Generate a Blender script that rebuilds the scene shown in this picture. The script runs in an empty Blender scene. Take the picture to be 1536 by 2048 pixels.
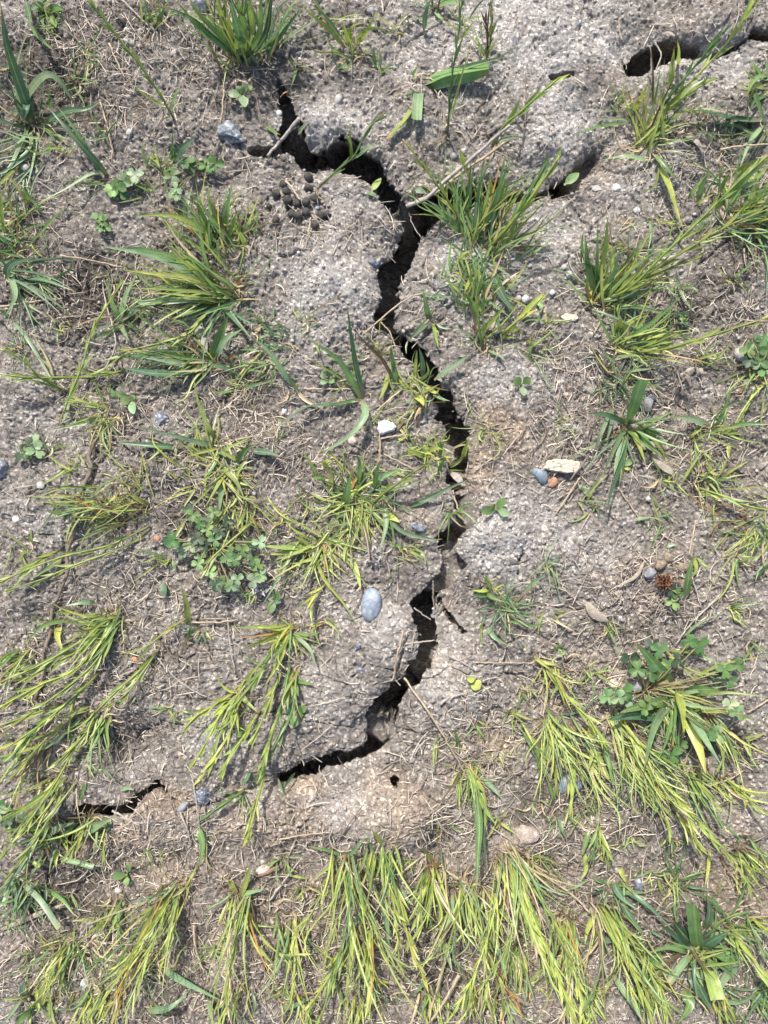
import bpy, bmesh, math, random
import numpy as np
from mathutils import Vector, Matrix

# ---------------------------------------------------------------- camera, sky, sun, exposure
SC = bpy.context.scene
C = SC.collection
PX = 0.80 / 2048.0            # one photograph pixel on the ground, metres
CAMH = 0.604                  # camera height above the soil
cam_d = bpy.data.cameras.new('camera'); cam = bpy.data.objects.new('camera', cam_d); C.objects.link(cam)
cam.location = (0, 0, CAMH); cam.rotation_euler = (0, 0, 0)
cam_d.sensor_fit = 'VERTICAL'; cam_d.sensor_height = 24.0
cam_d.lens = 24.0 * CAMH / 0.80
cam_d.clip_start = 0.01; cam_d.clip_end = 400
SC.camera = cam
SUN_EL, SUN_AZ = math.radians(50), math.radians(-20)      # azimuth from image-up, negative = to the left
w = bpy.data.worlds.new("World"); SC.world = w; w.use_nodes = True
nt = w.node_tree
sky = nt.nodes.new('ShaderNodeTexSky'); sky.sky_type = 'NISHITA'; sky.sun_disc = False
sky.sun_elevation = SUN_EL; sky.sun_rotation = SUN_AZ; sky.dust_density = 3.0; sky.air_density = 1.0
nt.links.new(sky.outputs[0], nt.nodes['Background'].inputs[0])
nt.nodes['Background'].inputs[1].default_value = 0.15
sl = bpy.data.lights.new('sun', 'SUN'); sl.energy = 4.2; sl.angle = math.radians(1.5); sl.color = (1.0, 0.955, 0.89)
so = bpy.data.objects.new('sun', sl); C.objects.link(so)
sd = Vector((math.sin(SUN_AZ) * math.cos(SUN_EL), math.cos(SUN_AZ) * math.cos(SUN_EL), math.sin(SUN_EL)))
so.rotation_euler = sd.to_track_quat('Z', 'Y').to_euler(); so.location = (0, 0, 2)
SC.view_settings.view_transform = 'Standard'; SC.view_settings.look = 'None'
SC.view_settings.exposure = 0.52; SC.view_settings.gamma = 1.0

R = random.Random(7)
# ---------------------------------------------------------------- numeric noise
_rs = np.random.RandomState(11)
_LAT = [_rs.rand(512, 512).astype(np.float32) for _ in range(6)]
_WX = _rs.rand(512, 512).astype(np.float32); _WY = _rs.rand(512, 512).astype(np.float32); _WH = _rs.rand(512, 512).astype(np.float32)
def vn(X, Y, s, k=0):
    """value noise 0..1, cell s pixels"""
    x = X / s + 37.3 * (k + 1); y = Y / s + 91.7 * (k + 1)
    xi = np.floor(x); yi = np.floor(y)
    fx = (x - xi).astype(np.float32); fy = (y - yi).astype(np.float32)
    xi = xi.astype(np.int64) % 512; yi = yi.astype(np.int64) % 512
    fx = fx * fx * (3 - 2 * fx); fy = fy * fy * (3 - 2 * fy)
    L = _LAT[k % 6]; x1 = (xi + 1) % 512; y1 = (yi + 1) % 512
    a = L[yi, xi]; b = L[yi, x1]; c = L[y1, xi]; d = L[y1, x1]
    return (a + (b - a) * fx) * (1 - fy) + (c + (d - c) * fx) * fy
def fbm(X, Y, s, n=3, k=0):
    t = 0; a = 1; m = 0
    for i in range(n):
        t = t + a * vn(X, Y, s, k + i); m += a; a *= 0.5; s *= 0.47
    return t / m
def worley(X, Y, s, k=0):
    """distance to nearest jittered cell point (0..~1), and that cell's random number"""
    x = X / s + 13.1 * (k + 1); y = Y / s + 7.9 * (k + 1)
    xi = np.floor(x).astype(np.int64); yi = np.floor(y).astype(np.int64)
    best = None; hv = None
    for dy in (-1, 0, 1):
        for dx in (-1, 0, 1):
            cx = xi + dx; cy = yi + dy
            ax = cx % 512; ay = cy % 512
            px = cx + _WX[ay, ax]; py = cy + _WY[ay, ax]
            d = ((px - x) ** 2 + (py - y) ** 2).astype(np.float32)
            h = _WH[ay, ax] + 0 * d
            if best is None: best, hv = d, h
            else:
                m = d < best; best = np.where(m, d, best); hv = np.where(m, h, hv)
    return np.sqrt(best), hv
def wedge(X, Y, s, k=0):
    """F2-F1: small along the borders between cells"""
    x = X / s + 5.3 * (k + 1); y = Y / s + 9.1 * (k + 1)
    xi = np.floor(x).astype(np.int64); yi = np.floor(y).astype(np.int64); f1 = np.full(np.broadcast(x, y).shape, 9, np.float32); f2 = f1.copy()
    for dy in (-1, 0, 1):
        for dx in (-1, 0, 1):
            ax = (xi + dx) % 512; ay = (yi + dy) % 512
            d = np.sqrt(((xi + dx + _WX[ay, ax] - x) ** 2 + (yi + dy + _WY[ay, ax] - y) ** 2)).astype(np.float32)
            f2 = np.minimum(f2, np.maximum(f1, d)); f1 = np.minimum(f1, d)
    return f2 - f1
def sstep(a, b, x):
    t = np.clip((x - a) / (b - a), 0, 1); return t * t * (3 - 2 * t)

# ---------------------------------------------------------------- the cracks, traced in photograph pixels: (depth mm, wall px, outline)
CRACKS = [
 (75, 7, [(566,205),(584,236),(598,240),(601,265),(612,285),(622,299),(640,305),(656,303),(670,287),(704,287),(735,308),(758,328),(772,362),
          (790,378),(800,402),(790,424),(766,408),(758,394),(740,372),(731,360),(708,343),(675,337),(662,324),(636,325),(623,338),(604,333),(594,317),(568,294),(560,270),(572,240)]),
 (20, 5, [(496,297),(520,293),(545,296),(575,285),(572,300),(545,312),(520,309),(500,304)]),
 (22, 8, [(555,150),(576,190),(590,235),(575,240),(563,215),(556,190)]),
 (75, 6, [(788,424),(805,447),(809,470),(799,486),(792,519),(773,535),(762,540),(761,590),(766,610),(749,633),(753,652),(773,664),(789,677),
          (805,698),(825,717),(833,737),(846,752),(870,797),(876,811),(876,834),(893,850),(895,873),(890,893),(901,910),(897,959),(905,982),
          (916,1021),(916,1041),(881,1070),(879,1082),(887,1097),(896,1100),(904,1095),(912,1082),(930,1060),(947,1046),(959,1033),(955,1009),
          (940,992),(930,968),(929,939),(934,920),(934,883),(936,862),(921,844),(909,830),(903,815),(905,801),(901,782),(880,772),(870,752),(872,737),
          (862,725),(848,707),(833,698),(821,688),(813,676),(798,669),(786,657),(786,635),(796,600),(791,587),(799,555),(818,525),(838,483),(841,470),
          (867,434),(890,421),(916,410),(952,404),(992,394),(1000,372),(950,372),(916,378),(887,384),(864,397),(838,410),(815,412),(800,402)]),
 (24, 6, [(985,392),(1030,384),(1070,388),(1100,372),(1100,384),(1070,400),(1020,402),(990,404)]),
 (45, 5, [(1100,376),(1128,368),(1138,352),(1152,344),(1160,350),(1154,362),(1140,374),(1126,382),(1108,383)]),
 (14, 10, [(1140,345),(1160,325),(1190,296),(1204,312),(1180,340),(1158,356)]),
 (18, 8, [(887,1097),(905,1096),(918,1113),(934,1130),(920,1156),(893,1175),(872,1190),(858,1172),(880,1150),(889,1118)]),
 (75, 6, [(858,1171),(837,1197),(823,1214),(833,1230),(838,1255),(841,1271),(838,1306),(822,1330),(815,1351),(790,1368),(759,1390),(739,1416),
          (733,1436),(742,1446),(765,1428),(788,1452),(793,1440),(792,1410),(802,1390),(821,1371),(837,1361),(841,1349),(856,1330),(860,1320),
          (869,1295),(868,1259),(860,1236),(860,1212),(874,1197),(878,1182)]),
 (14, 4, [(870,1193),(880,1196),(889,1214),(901,1228),(918,1252),(936,1266),(932,1270),(912,1256),(897,1236),(884,1220)]),
 (14, 14, [(735,1432),(790,1452),(800,1475),(768,1496),(740,1500),(730,1465)]),
 (60, 4, [(768,1484),(746,1481),(719,1503),(682,1509),(641,1517),(623,1527),(598,1532),(580,1546),(555,1560),(562,1566),(584,1562),(598,1555),
          (628,1549),(646,1538),(682,1528),(723,1517),(762,1496)]),
 (32, 5, [(782,1561),(790,1558),(797,1563),(795,1570),(788,1571)]),
 (5, 4, [(334,1580),(345,1592),(380,1606),(430,1600),(480,1580),(548,1562),(548,1567),(480,1587),(430,1607),(380,1613),(345,1598)]),
 (40, 4, [(314,1562),(298,1573),(282,1584),(267,1596),(262,1604),(240,1611),(225,1613),(199,1611),(155,1611),(148,1628),(150,1640),(188,1632),(215,1631),
          (232,1626),(268,1620),(278,1604),(293,1587),(314,1571),(334,1586),(337,1582),(322,1570)]),
 (20, 7, [(150,1628),(168,1632),(160,1670),(138,1695),(122,1692),(140,1660)]),
 (75, 6, [(1257,140),(1257,128),(1283,107),(1308,86),(1351,78),(1362,89),(1395,88),(1406,97),
          (1385,112),(1364,112),(1339,122),(1308,137),(1283,146)]),
 (40, 5, [(1494,78),(1500,64),(1530,68),(1560,76),(1600,80),(1600,92),(1548,92),(1520,84)]),
 (26, 5, [(1404,99),(1425,101),(1450,98),(1492,80),(1498,82),(1452,103),(1425,107),(1404,106)]),
 (22, 4, [(1098,160),(1112,158),(1130,150),(1146,152),(1142,160),(1124,165),(1104,168)]),
 (10, 3, [(1044,1095),(1048,1108),(1040,1124),(1038,1150),(1034,1150),(1036,1122),(1042,1106)]),
]
GX0, GY0, GS, GNX, GNY = -300, -300, 4.0, 560, 680
def _sdf(poly, X, Y):
    inside = np.zeros(X.shape, bool); best = np.full(X.shape, 1e9, np.float32); n = len(poly)
    for i in range(n):
        x0, y0 = poly[i]; x1, y1 = poly[(i + 1) % n]
        if y0 != y1:
            c = ((y0 > Y) != (y1 > Y)) & (X < (x1 - x0) * (Y - y0) / (y1 - y0) + x0); inside ^= c
        dx, dy = x1 - x0, y1 - y0; L = dx * dx + dy * dy + 1e-9
        t = np.clip(((X - x0) * dx + (Y - y0) * dy) / L, 0, 1)
        best = np.minimum(best, (X - x0 - t * dx) ** 2 + (Y - y0 - t * dy) ** 2)
    return np.where(inside, np.sqrt(best), -np.sqrt(best)).astype(np.float32)
_gy, _gx = np.mgrid[0:GNY, 0:GNX].astype(np.float32); _gx = _gx * GS + GX0; _gy = _gy * GS + GY0
_SD = [_sdf(p, _gx, _gy) for _, _, p in CRACKS]
_SDALL = np.max(np.stack(_SD), axis=0)
def gsample(A, X, Y):
    x = np.clip((X - GX0) / GS, 0, GNX - 1.001); y = np.clip((Y - GY0) / GS, 0, GNY - 1.001)
    xi = np.floor(x).astype(np.int64); yi = np.floor(y).astype(np.int64); fx = x - xi; fy = y - yi
    return (A[yi, xi] * (1 - fx) + A[yi, xi + 1] * fx) * (1 - fy) + (A[yi + 1, xi] * (1 - fx) + A[yi + 1, xi + 1] * fx) * fy

# hand-placed relief: x, y, rx, ry, turn (deg), height mm
BUMPS = [
 (640,250,90,38,20,7),(870,230,150,70,0,4),(1100,90,160,90,0,6),(1110,250,90,90,0,6),(700,410,110,60,0,4),(650,560,110,120,0,6),(950,560,110,110,0,5),
 (1290,330,100,55,-20,6),(1330,170,110,40,-20,5),(1440,60,100,40,0,6),(1000,860,90,130,0,5),(1010,1080,110,90,0,5),(760,1240,80,110,0,8),(650,1400,110,90,-20,6),
 (900,1380,70,110,0,8),(700,1630,150,60,0,7),(260,1560,100,45,0,5),(330,1650,120,50,0,7),(520,1330,60,60,0,3),(820,1000,60,60,0,4),(1180,1130,90,70,0,5),
 (860,1600,50,60,0,4),(1470,1640,60,40,0,7),(1040,1690,40,34,0,8),(1420,1330,60,20,0,3),
 (200,560,110,70,-20,-6),(80,200,110,80,0,-7),(420,350,60,60,0,-3),(500,800,70,60,0,-6),(260,1490,70,40,0,-6),(150,1660,60,26,0,-9),(560,1565,60,22,0,-7),
 (1430,1500,60,28,0,-9),(740,1470,40,30,0,-6),(740,340,55,26,35,-6),(800,1180,40,30,0,-3),(1190,330,35,40,0,-7),(1250,100,60,20,-40,-4),(1460,130,60,60,0,-3),
 (700,1490,90,20,-15,4),(880,1700,30,60,0,-7),(810,1660,50,50,0,3),(1150,1750,120,60,0,-5),(230,1780,120,60,0,-5),(1030,790,50,60,0,-2),(560,190,30,40,0,-6),
 (440,1480,50,60,0,3),(380,1080,80,80,0,-4),(1380,1760,90,60,0,-5),(300,900,60,60,0,3),(90,1000,120,80,0,4),(1270,560,90,70,0,-3),(1380,640,100,80,0,-4),
]
def smooth_mm(X, Y):
    """soil height in mm without crumbs and cracks"""
    h = 9 * (fbm(X, Y, 430, 2, 0) - 0.5) + 13 * (fbm(X, Y, 130, 3, 2) - 0.5)
    for bx, by, rx, ry, a, hh in BUMPS:
        ca, sa = math.cos(math.radians(a)), math.sin(math.radians(a))
        u = ((X - bx) * ca + (Y - by) * sa) / rx; v = (-(X - bx) * sa + (Y - by) * ca) / ry
        h = h + hh * 1.5 * np.exp(-(u * u + v * v) ** 1.3)
    return h
# soil patches (what the soil is made of): x, y, rx, ry, strength
PALE = [(1090,70,190,110,1),(1110,260,90,90,.8),(870,60,130,60,.4),(620,260,60,40,.8),(700,230,90,50,.5),(1290,340,110,60,.9),(1340,150,90,40,.7),(1480,120,70,50,.6),(950,520,90,110,.9),(650,560,110,120,.7),
        (660,400,110,60,.5),(1100,450,90,80,.6),(1010,760,80,60,.5),(1000,1060,110,100,.8),(1150,1100,90,70,.6),(900,1330,60,90,.7),(760,1230,70,60,.5),(130,830,110,60,.4),
        (80,1050,90,50,.4),(560,700,80,50,.4),(650,1380,90,90,.3),(440,1470,70,60,.5),(700,1620,90,50,.6),(1480,1640,60,40,.8),(480,1600,80,40,.4),(300,1100,70,60,.3),(870,130,130,90,.3)]
WARM = [(1000,870,60,60,1),(960,930,40,70,.9),(1240,330,80,40,.4),(600,1570,60,20,1),(330,1600,80,30,1),(250,1670,60,30,.9),(330,1750,100,90,.5),(560,1640,140,60,.6),(780,1600,90,60,.7),(950,1490,90,60,.8),
        (1040,1700,50,40,1),(1470,1650,60,40,.7),(1480,1780,80,60,.8),(900,1300,50,80,.4),(840,1050,50,50,.6),(1280,1130,120,70,.4),(1100,1440,80,60,.4),(700,1850,600,150,.4),(540,1790,60,30,.9),
        (1240,1330,120,50,.4),(230,810,70,40,.4),(770,720,40,40,.4),(820,1660,80,60,.6),(1180,1640,90,30,.4),(1320,950,160,120,.2),(640,930,80,50,.4)]
DARK = [(80,170,150,120,.9),(160,590,170,90,.9),(60,470,120,70,.6),(330,440,90,60,.4),(470,800,90,80,.6),(1430,640,140,110,.5),(1460,900,120,90,.4),(150,720,100,50,.3),(1440,1490,90,40,.7),
        (420,1040,100,90,.7),(130,1760,130,90,.8),(1110,1600,120,70,.7),(1230,1690,140,60,.6),(880,1880,120,120,.6),(1300,1850,140,90,.5),(500,200,90,80,.5),(260,60,140,90,.5),(590,200,30,50,.6),
        (1300,60,110,40,.4),(1180,170,60,50,.4),(1200,290,70,50,.5),(240,1490,60,60,.6),(820,1170,90,50,.4),(1250,720,60,60,.6),(300,1330,110,80,.4),(1350,1000,130,90,.3),(700,1780,300,80,.3),(1460,560,90,60,.5)]
def patch(L, X, Y):
    t = 0
    for bx, by, rx, ry, s in L: t = np.maximum(t, s * np.exp(-(((X - bx) / rx) ** 2 + ((Y - by) / ry) ** 2) ** 1.4))
    return t

# ---------------------------------------------------------------- the ground sheet
def spread_axis(a, b, step, far):
    core = np.arange(a, b + step, step); out = []; x = b + step; s = step
    while x < far: s *= 1.25; x += s; out.append(x)
    lo = []; x = a; s = step
    while x > a - far: s *= 1.25; x -= s; lo.append(x)
    return np.array(lo[::-1] + list(core) + out)
XS = spread_axis(-150, 1690, 1.75, 60000); YS = spread_axis(-150, 2200, 1.75, 60000)
X = XS[None, :]; Y = YS[:, None]
nx, ny = len(XS), len(YS)
near = sstep(2500, 900, np.abs(X - 768)) * sstep(3000, 1200, np.abs(Y - 1024))
hs = smooth_mm(X, Y)
# how crumbly each part is
pale = np.clip(patch(PALE, X, Y) * 1.25 + (fbm(X, Y, 60, 4, 1) - 0.42) * 1.0, 0, 1)
warm = np.clip(patch(WARM, X, Y) * 1.05 + .2 * sstep(1400, 1900, Y) + (fbm(X, Y, 48, 4, 3) - 0.56) * 1.0, 0, 1)
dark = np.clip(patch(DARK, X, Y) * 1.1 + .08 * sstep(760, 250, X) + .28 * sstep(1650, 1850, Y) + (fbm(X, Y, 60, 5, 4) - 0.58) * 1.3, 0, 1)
wx = X + 7 * (vn(X, Y, 11, 0) - .5) + 3 * (vn(X, Y, 5, 3) - .5); wy = Y + 7 * (vn(X, Y, 11, 1) - .5) + 3 * (vn(X, Y, 5, 4) - .5)
w1, h1 = worley(wx, wy, 22, 0); w2, h2 = worley(wx, wy, 10.5, 1); w3, h3 = worley(wx, wy, 6.0, 2)
crumb = 1.3 * h1 ** 2 * np.clip(1 - w1 * 1.3, 0, 1) + 2.3 * (.25 + h2) * np.clip(1 - w2 * 1.15, 0, 1) + 1.9 * (.2 + h3) * np.clip(1 - w3 * 1.15, 0, 1)
crumb = crumb * (1 - .55 * pale)
crumb = crumb * (0.7 + 0.8 * vn(X, Y, 90, 5))
crumb = crumb + 3.2 * (fbm(X, Y, 26, 3, 1) - .5) + 1.6 * (vn(X, Y, 5, 2) - .5) + 1.2 * (vn(X, Y, 3.1, 5) - .5)
crumb = crumb + 1.1 * (vn(wx, wy, 8, 0) - .5) + .9 * sstep(.55, .75, fbm(wx, wy, 13, 2, 3))
_tf = fbm(wx, wy, 85, 5, 0) * 15; _tk = np.floor(_tf); _tr = _tf - _tk
crumb = .72 * crumb + .8 * (_tk + sstep(.30, .62, _tr) - 7.5) * (.45 + .8 * vn(X, Y, 150, 3))
_tf = fbm(wx + 300, wy, 34, 4, 1) * 9; _tk = np.floor(_tf); _tr = _tf - _tk
crumb = crumb + .4 * (_tk + sstep(.3, .6, _tr) - 4.5)
crumb = crumb - crumb[(Y[:, 0] > 0) & (Y[:, 0] < 2048)][:, (X[0] > 0) & (X[0] < 1536)].mean()
_e = wedge(X + 26 * (fbm(X, Y, 60, 3, 2) - .5), Y + 26 * (fbm(X, Y, 60, 3, 3) - .5), 105, 1)
crumb = crumb - 2.6 * sstep(.045, .0, _e) * sstep(.5, .62, fbm(X, Y, 150, 2, 3))
_e = wedge(wx * 1.0, wy * 1.0, 40, 2)
crumb = crumb - 1.1 * sstep(.07, .0, _e) * sstep(.48, .6, fbm(X, Y, 110, 2, 4))
pits = sstep(.62, .9, fbm(X, Y, 26, 3, 4)) * 1.8
HT = hs + (crumb - pits) * near
jag = 7 * (fbm(X, Y, 24, 3, 2) - .5) + 4.5 * (vn(X, Y, 7, 3) - .5) + 4 * (h2 - .5) + 8 * (h1 - .5)
for (dep, wall, poly), S in zip(CRACKS, _SD):
    d = gsample(S, X, Y) + jag * (1 if dep > 40 else .45) + (1.8 if dep > 40 else .8)
    shoulder = sstep(-34, 3, d)
    HT = HT - (4.5 if dep > 40 else 2.0 if dep > 20 else .6) * shoulder ** 2.2 * near
    floor_n = 0.75 + 0.5 * fbm(X, Y, 30, 3, 5)
    t = sstep(-1.0, wall, d)
    ledge = t + 0.10 * np.sin(t * 9.4) * (1 - t) * 1.5
    HT = HT - dep * floor_n * np.clip(ledge, 0, 1.1)
HT = HT.astype(np.float32)
# the cavities widen under their lips: push the walls outward with depth
_gyy, _gxx = np.gradient(_SDALL, GS)
_CDEP = np.zeros(HT.shape, np.float32)
_base = (hs + (crumb - pits) * near)
_CDEP = np.clip(_base - HT - 3.5, 0, 90).astype(np.float32)
_push = np.minimum(_CDEP * 0.42 / (PX * 1e3), 70)
_act = (X > -150) & (X < 1690) & (Y > -150) & (Y < 2200)
_nx_ = -gsample(_gxx, X, Y); _ny_ = -gsample(_gyy, X, Y)
DXP = (_nx_ * _push * _act).astype(np.float32); DYP = (_ny_ * _push * _act).astype(np.float32)
def _near_idx(A, v): return np.clip(np.searchsorted(A, v), 1, len(A) - 1)
def hfull(px, py):
    """full soil height (m) at photograph pixel"""
    return float(HT[_near_idx(YS, py), _near_idx(XS, px)]) * 1e-3
_HSM = smooth_mm(_gx, _gy)
def hsm(px, py):
    x = min(max((px - GX0) / GS, 0), GNX - 1.01); y = min(max((py - GY0) / GS, 0), GNY - 1.01)
    a, b = int(x), int(y); u, v = x - a, y - b; A = _HSM
    return float((A[b, a] * (1 - u) + A[b, a + 1] * u) * (1 - v) + (A[b + 1, a] * (1 - u) + A[b + 1, a + 1] * u) * v) * 1e-3 + 0.0006
def crackd(px, py): return float(gsample(_SDALL, np.array([float(px)]), np.array([float(py)]))[0])
def P(px, py, z=0.0, g=None):
    """3-D point seen at photograph pixel (px,py) when z metres above the soil there"""
    if g is None: g = hsm(px, py)
    zz = g + z; k = (CAMH - zz) / CAMH
    return Vector(((px - 768) * PX * k, (1024 - py) * PX * k, zz))

# ---------------------------------------------------------------- materials
def newmat(name):
    m = bpy.data.materials.new(name); m.use_nodes = True; nt = m.node_tree
    return m, nt, nt.nodes['Principled BSDF']
def N(nt, typ, **kw):
    n = nt.nodes.new(typ)
    for k, v in kw.items(): setattr(n, k, v)
    return n
def noise(nt, scale, detail=4, rough=.6, vec=None, dist=0):
    n = N(nt, 'ShaderNodeTexNoise'); n.inputs['Scale'].default_value = scale; n.inputs['Detail'].default_value = detail
    n.inputs['Roughness'].default_value = rough; n.inputs['Distortion'].default_value = dist
    if vec is not None: nt.links.new(vec, n.inputs['Vector'])
    return n.outputs['Fac']
def ramp(nt, fac, stops, interp='LINEAR'):
    r = N(nt, 'ShaderNodeValToRGB'); r.color_ramp.interpolation = interp
    e = r.color_ramp.elements
    while len(e) < len(stops): e.new(0.5)
    for i, (p, c) in enumerate(stops):
        e[i].position = p; e[i].color = (*c, 1) if len(c) == 3 else c
    nt.links.new(fac, r.inputs[0]); return r.outputs[0]
def mix(nt, fac, a, b, mode='MIX'):
    m = N(nt, 'ShaderNodeMix', data_type='RGBA', blend_type=mode)
    for s, v in ((m.inputs[0], fac), (m.inputs[6], a), (m.inputs[7], b)):
        if isinstance(v, (int, float)): s.default_value = v
        elif isinstance(v, tuple): s.default_value = (*v, 1)
        else: nt.links.new(v, s)
    return m.outputs[2]
def bump(nt, bsdf, h, dist, strength=1.0):
    b = N(nt, 'ShaderNodeBump'); b.inputs['Distance'].default_value = dist; b.inputs['Strength'].default_value = strength
    nt.links.new(h, b.inputs['Height']); nt.links.new(b.outputs[0], bsdf.inputs['Normal'])

def soil_material():
    m, nt, b = newmat('soil'); at = N(nt, 'ShaderNodeAttribute', attribute_name='soil')
    sep = N(nt, 'ShaderNodeSeparateColor'); nt.links.new(at.outputs['Color'], sep.inputs[0])
    co = N(nt, 'ShaderNodeTexCoord').outputs['Object']
    n1 = noise(nt, 160, 6, .65, co); n2 = noise(nt, 900, 5, .7, co); n3 = noise(nt, 45, 5, .6, co)
    base = ramp(nt, n1, [(.3, (.175, .158, .141)), (.5, (.31, .285, .258)), (.7, (.47, .44, .405))])
    palec = ramp(nt, n2, [(.3, (.33, .31, .295)), (.5, (.50, .478, .455)), (.7, (.70, .675, .645))])
    warmc = ramp(nt, n2, [(.3, (.29, .225, .17)), (.5, (.47, .38, .30)), (.72, (.70, .59, .48))])
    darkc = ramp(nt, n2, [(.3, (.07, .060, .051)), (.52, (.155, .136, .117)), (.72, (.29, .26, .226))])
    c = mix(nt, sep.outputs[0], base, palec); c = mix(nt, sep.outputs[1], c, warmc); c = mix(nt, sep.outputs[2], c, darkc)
    # fine mineral grains, pale and dark
    v = N(nt, 'ShaderNodeTexVoronoi'); v.inputs['Scale'].default_value = 560; nt.links.new(co, v.inputs['Vector'])
    sv = N(nt, 'ShaderNodeSeparateColor'); nt.links.new(v.outputs['Color'], sv.inputs[0])
    c = mix(nt, .85, c, ramp(nt, sv.outputs[0], [(0, (.60, .59, .58)), (.35, (.92, .91, .9)), (.8, (1.15, 1.13, 1.1)), (.92, (1.9, 1.85, 1.78)), (1, (2.4, 2.35, 2.25))]), 'MULTIPLY')
    c = mix(nt, .5, c, ramp(nt, n3, [(.35, (.7, .69, .68)), (.65, (1.25, 1.24, 1.22))]), 'MULTIPLY')
    nt.links.new(c, b.inputs['Base Color']); b.inputs['Roughness'].default_value = .93; b.inputs['Specular IOR Level'].default_value = .25
    ad = N(nt, 'ShaderNodeMath', operation='ADD'); nt.links.new(n2, ad.inputs[0]); nt.links.new(noise(nt, 2400, 3, .7, co), ad.inputs[1])
    bump(nt, b, ad.outputs[0], .0016, 1.0)
    return m
M = {'soil': soil_material()}

def leaf_material(name, gloss=.36, transl=.32, vein=True):
    """blade colour comes from each object's own colour; veins, mottling and a dry tip are procedural"""
    m, nt, b = newmat(name); out = nt.nodes['Material Output']
    oi = N(nt, 'ShaderNodeObjectInfo'); uv = N(nt, 'ShaderNodeTexCoord'); sx = N(nt, 'ShaderNodeSeparateXYZ')
    nt.links.new(uv.outputs['UV'], sx.inputs[0]); ge = N(nt, 'ShaderNodeNewGeometry')
    n1 = noise(nt, 120, 4, .6, ge.outputs['Position']); n2 = noise(nt, 700, 3, .6, ge.outputs['Position'])
    c = mix(nt, .8, oi.outputs['Color'], ramp(nt, n1, [(.3, (.68, .74, .72)), (.5, (1, 1, 1)), (.7, (1.35, 1.25, 1.08))]), 'MULTIPLY')
    c = mix(nt, .5, c, ramp(nt, n2, [(.35, (.8, .82, .8)), (.65, (1.25, 1.22, 1.2))]), 'MULTIPLY')
    isl = ramp(nt, ge.outputs['Random Per Island'], [(0, (.78, .84, .86)), (.5, (1, 1, 1)), (1, (1.35, 1.2, .95))])
    c = mix(nt, .8, c, isl, 'MULTIPLY')
    if vein:
        ma = N(nt, 'ShaderNodeMath', operation='MULTIPLY'); nt.links.new(sx.outputs[0], ma.inputs[0]); ma.inputs[1].default_value = 34
        sn = N(nt, 'ShaderNodeMath', operation='SINE'); nt.links.new(ma.outputs[0], sn.inputs[0])
        c = mix(nt, .45, c, ramp(nt, sn.outputs[0], [(0, (.8, .82, .8)), (1, (1.2, 1.18, 1.15))]), 'MULTIPLY')
        d0 = N(nt, 'ShaderNodeMath', operation='SUBTRACT'); nt.links.new(sx.outputs[0], d0.inputs[0]); d0.inputs[1].default_value = .5
        d1 = N(nt, 'ShaderNodeMath', operation='ABSOLUTE'); nt.links.new(d0.outputs[0], d1.inputs[0])
        c = mix(nt, ramp(nt, d1.outputs[0], [(.02, (.45,) * 3), (.07, (0,) * 3)]), c, (.42, .52, .26))
    # dry tip on some, bleached foot on most
    tipf = N(nt, 'ShaderNodeMath', operation='MULTIPLY'); nt.links.new(ramp(nt, sx.outputs[1], [(.80, (0,) * 3), (1, (1,) * 3)]), tipf.inputs[0])
    nt.links.new(ramp(nt, oi.outputs['Random'], [(.45, (0,) * 3), (.75, (1,) * 3)]), tipf.inputs[1])
    c = mix(nt, tipf.outputs[0], c, (.38, .25, .11))
    c = mix(nt, ramp(nt, sx.outputs[1], [(0, (.75,) * 3), (.16, (0,) * 3)]), c, (.30, .24, .15))
    nt.links.new(c, b.inputs['Base Color']); b.inputs['Roughness'].default_value = gloss; b.inputs['Specular IOR Level'].default_value = .45
    tr = N(nt, 'ShaderNodeBsdfTranslucent'); nt.links.new(mix(nt, 1.0, c, (1.0, 1.12, .55), 'MULTIPLY'), tr.inputs[0])
    ms = N(nt, 'ShaderNodeMixShader'); ms.inputs[0].default_value = transl
    nt.links.new(b.outputs[0], ms.inputs[1]); nt.links.new(tr.outputs[0], ms.inputs[2]); nt.links.new(ms.outputs[0], out.inputs['Surface'])
    return m
M['blade'] = leaf_material('grass_blade')
M['leaf'] = leaf_material('broad_leaf', .5, .25, False)
def simple(name, stops, scale=300, rough=.8, bumpd=.0005, spec=.3, island=None, det=5, spots=None):
    m, nt, b = newmat(name); ge = N(nt, 'ShaderNodeNewGeometry'); oi = N(nt, 'ShaderNodeObjectInfo')
    co = N(nt, 'ShaderNodeTexCoord').outputs['Object']
    n = noise(nt, scale, det, .65, co, .4)
    c = ramp(nt, n, stops)
    if island: c = mix(nt, 1.0, c, ramp(nt, ge.outputs['Random Per Island'], island), 'MULTIPLY')
    if spots: c = mix(nt, ramp(nt, noise(nt, spots[0], 3, .5, co), [(spots[1], (0,) * 3), (spots[1] + .05, (1,) * 3)]), c, spots[2])
    nt.links.new(c, b.inputs['Base Color']); b.inputs['Roughness'].default_value = rough; b.inputs['Specular IOR Level'].default_value = spec
    if bumpd: bump(nt, b, noise(nt, scale * 3, 4, .7, co), bumpd)
    return m
ISL = [(0, (.25, .22, .2)), (.25, (.5, .46, .43)), (.55, (.95, .91, .86)), (.8, (1.25, 1.2, 1.1)), (1, (1.6, 1.55, 1.45))]
M['straw'] = simple('dry_straw', [(.3, (.27, .21, .145)), (.7, (.50, .42, .31))], 200, .6, 0, .4, ISL)
M['litter'] = simple('dead_grass_litter', [(.3, (.33, .29, .245)), (.7, (.62, .565, .495))], 200, .6, 0, .35, ISL)
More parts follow.
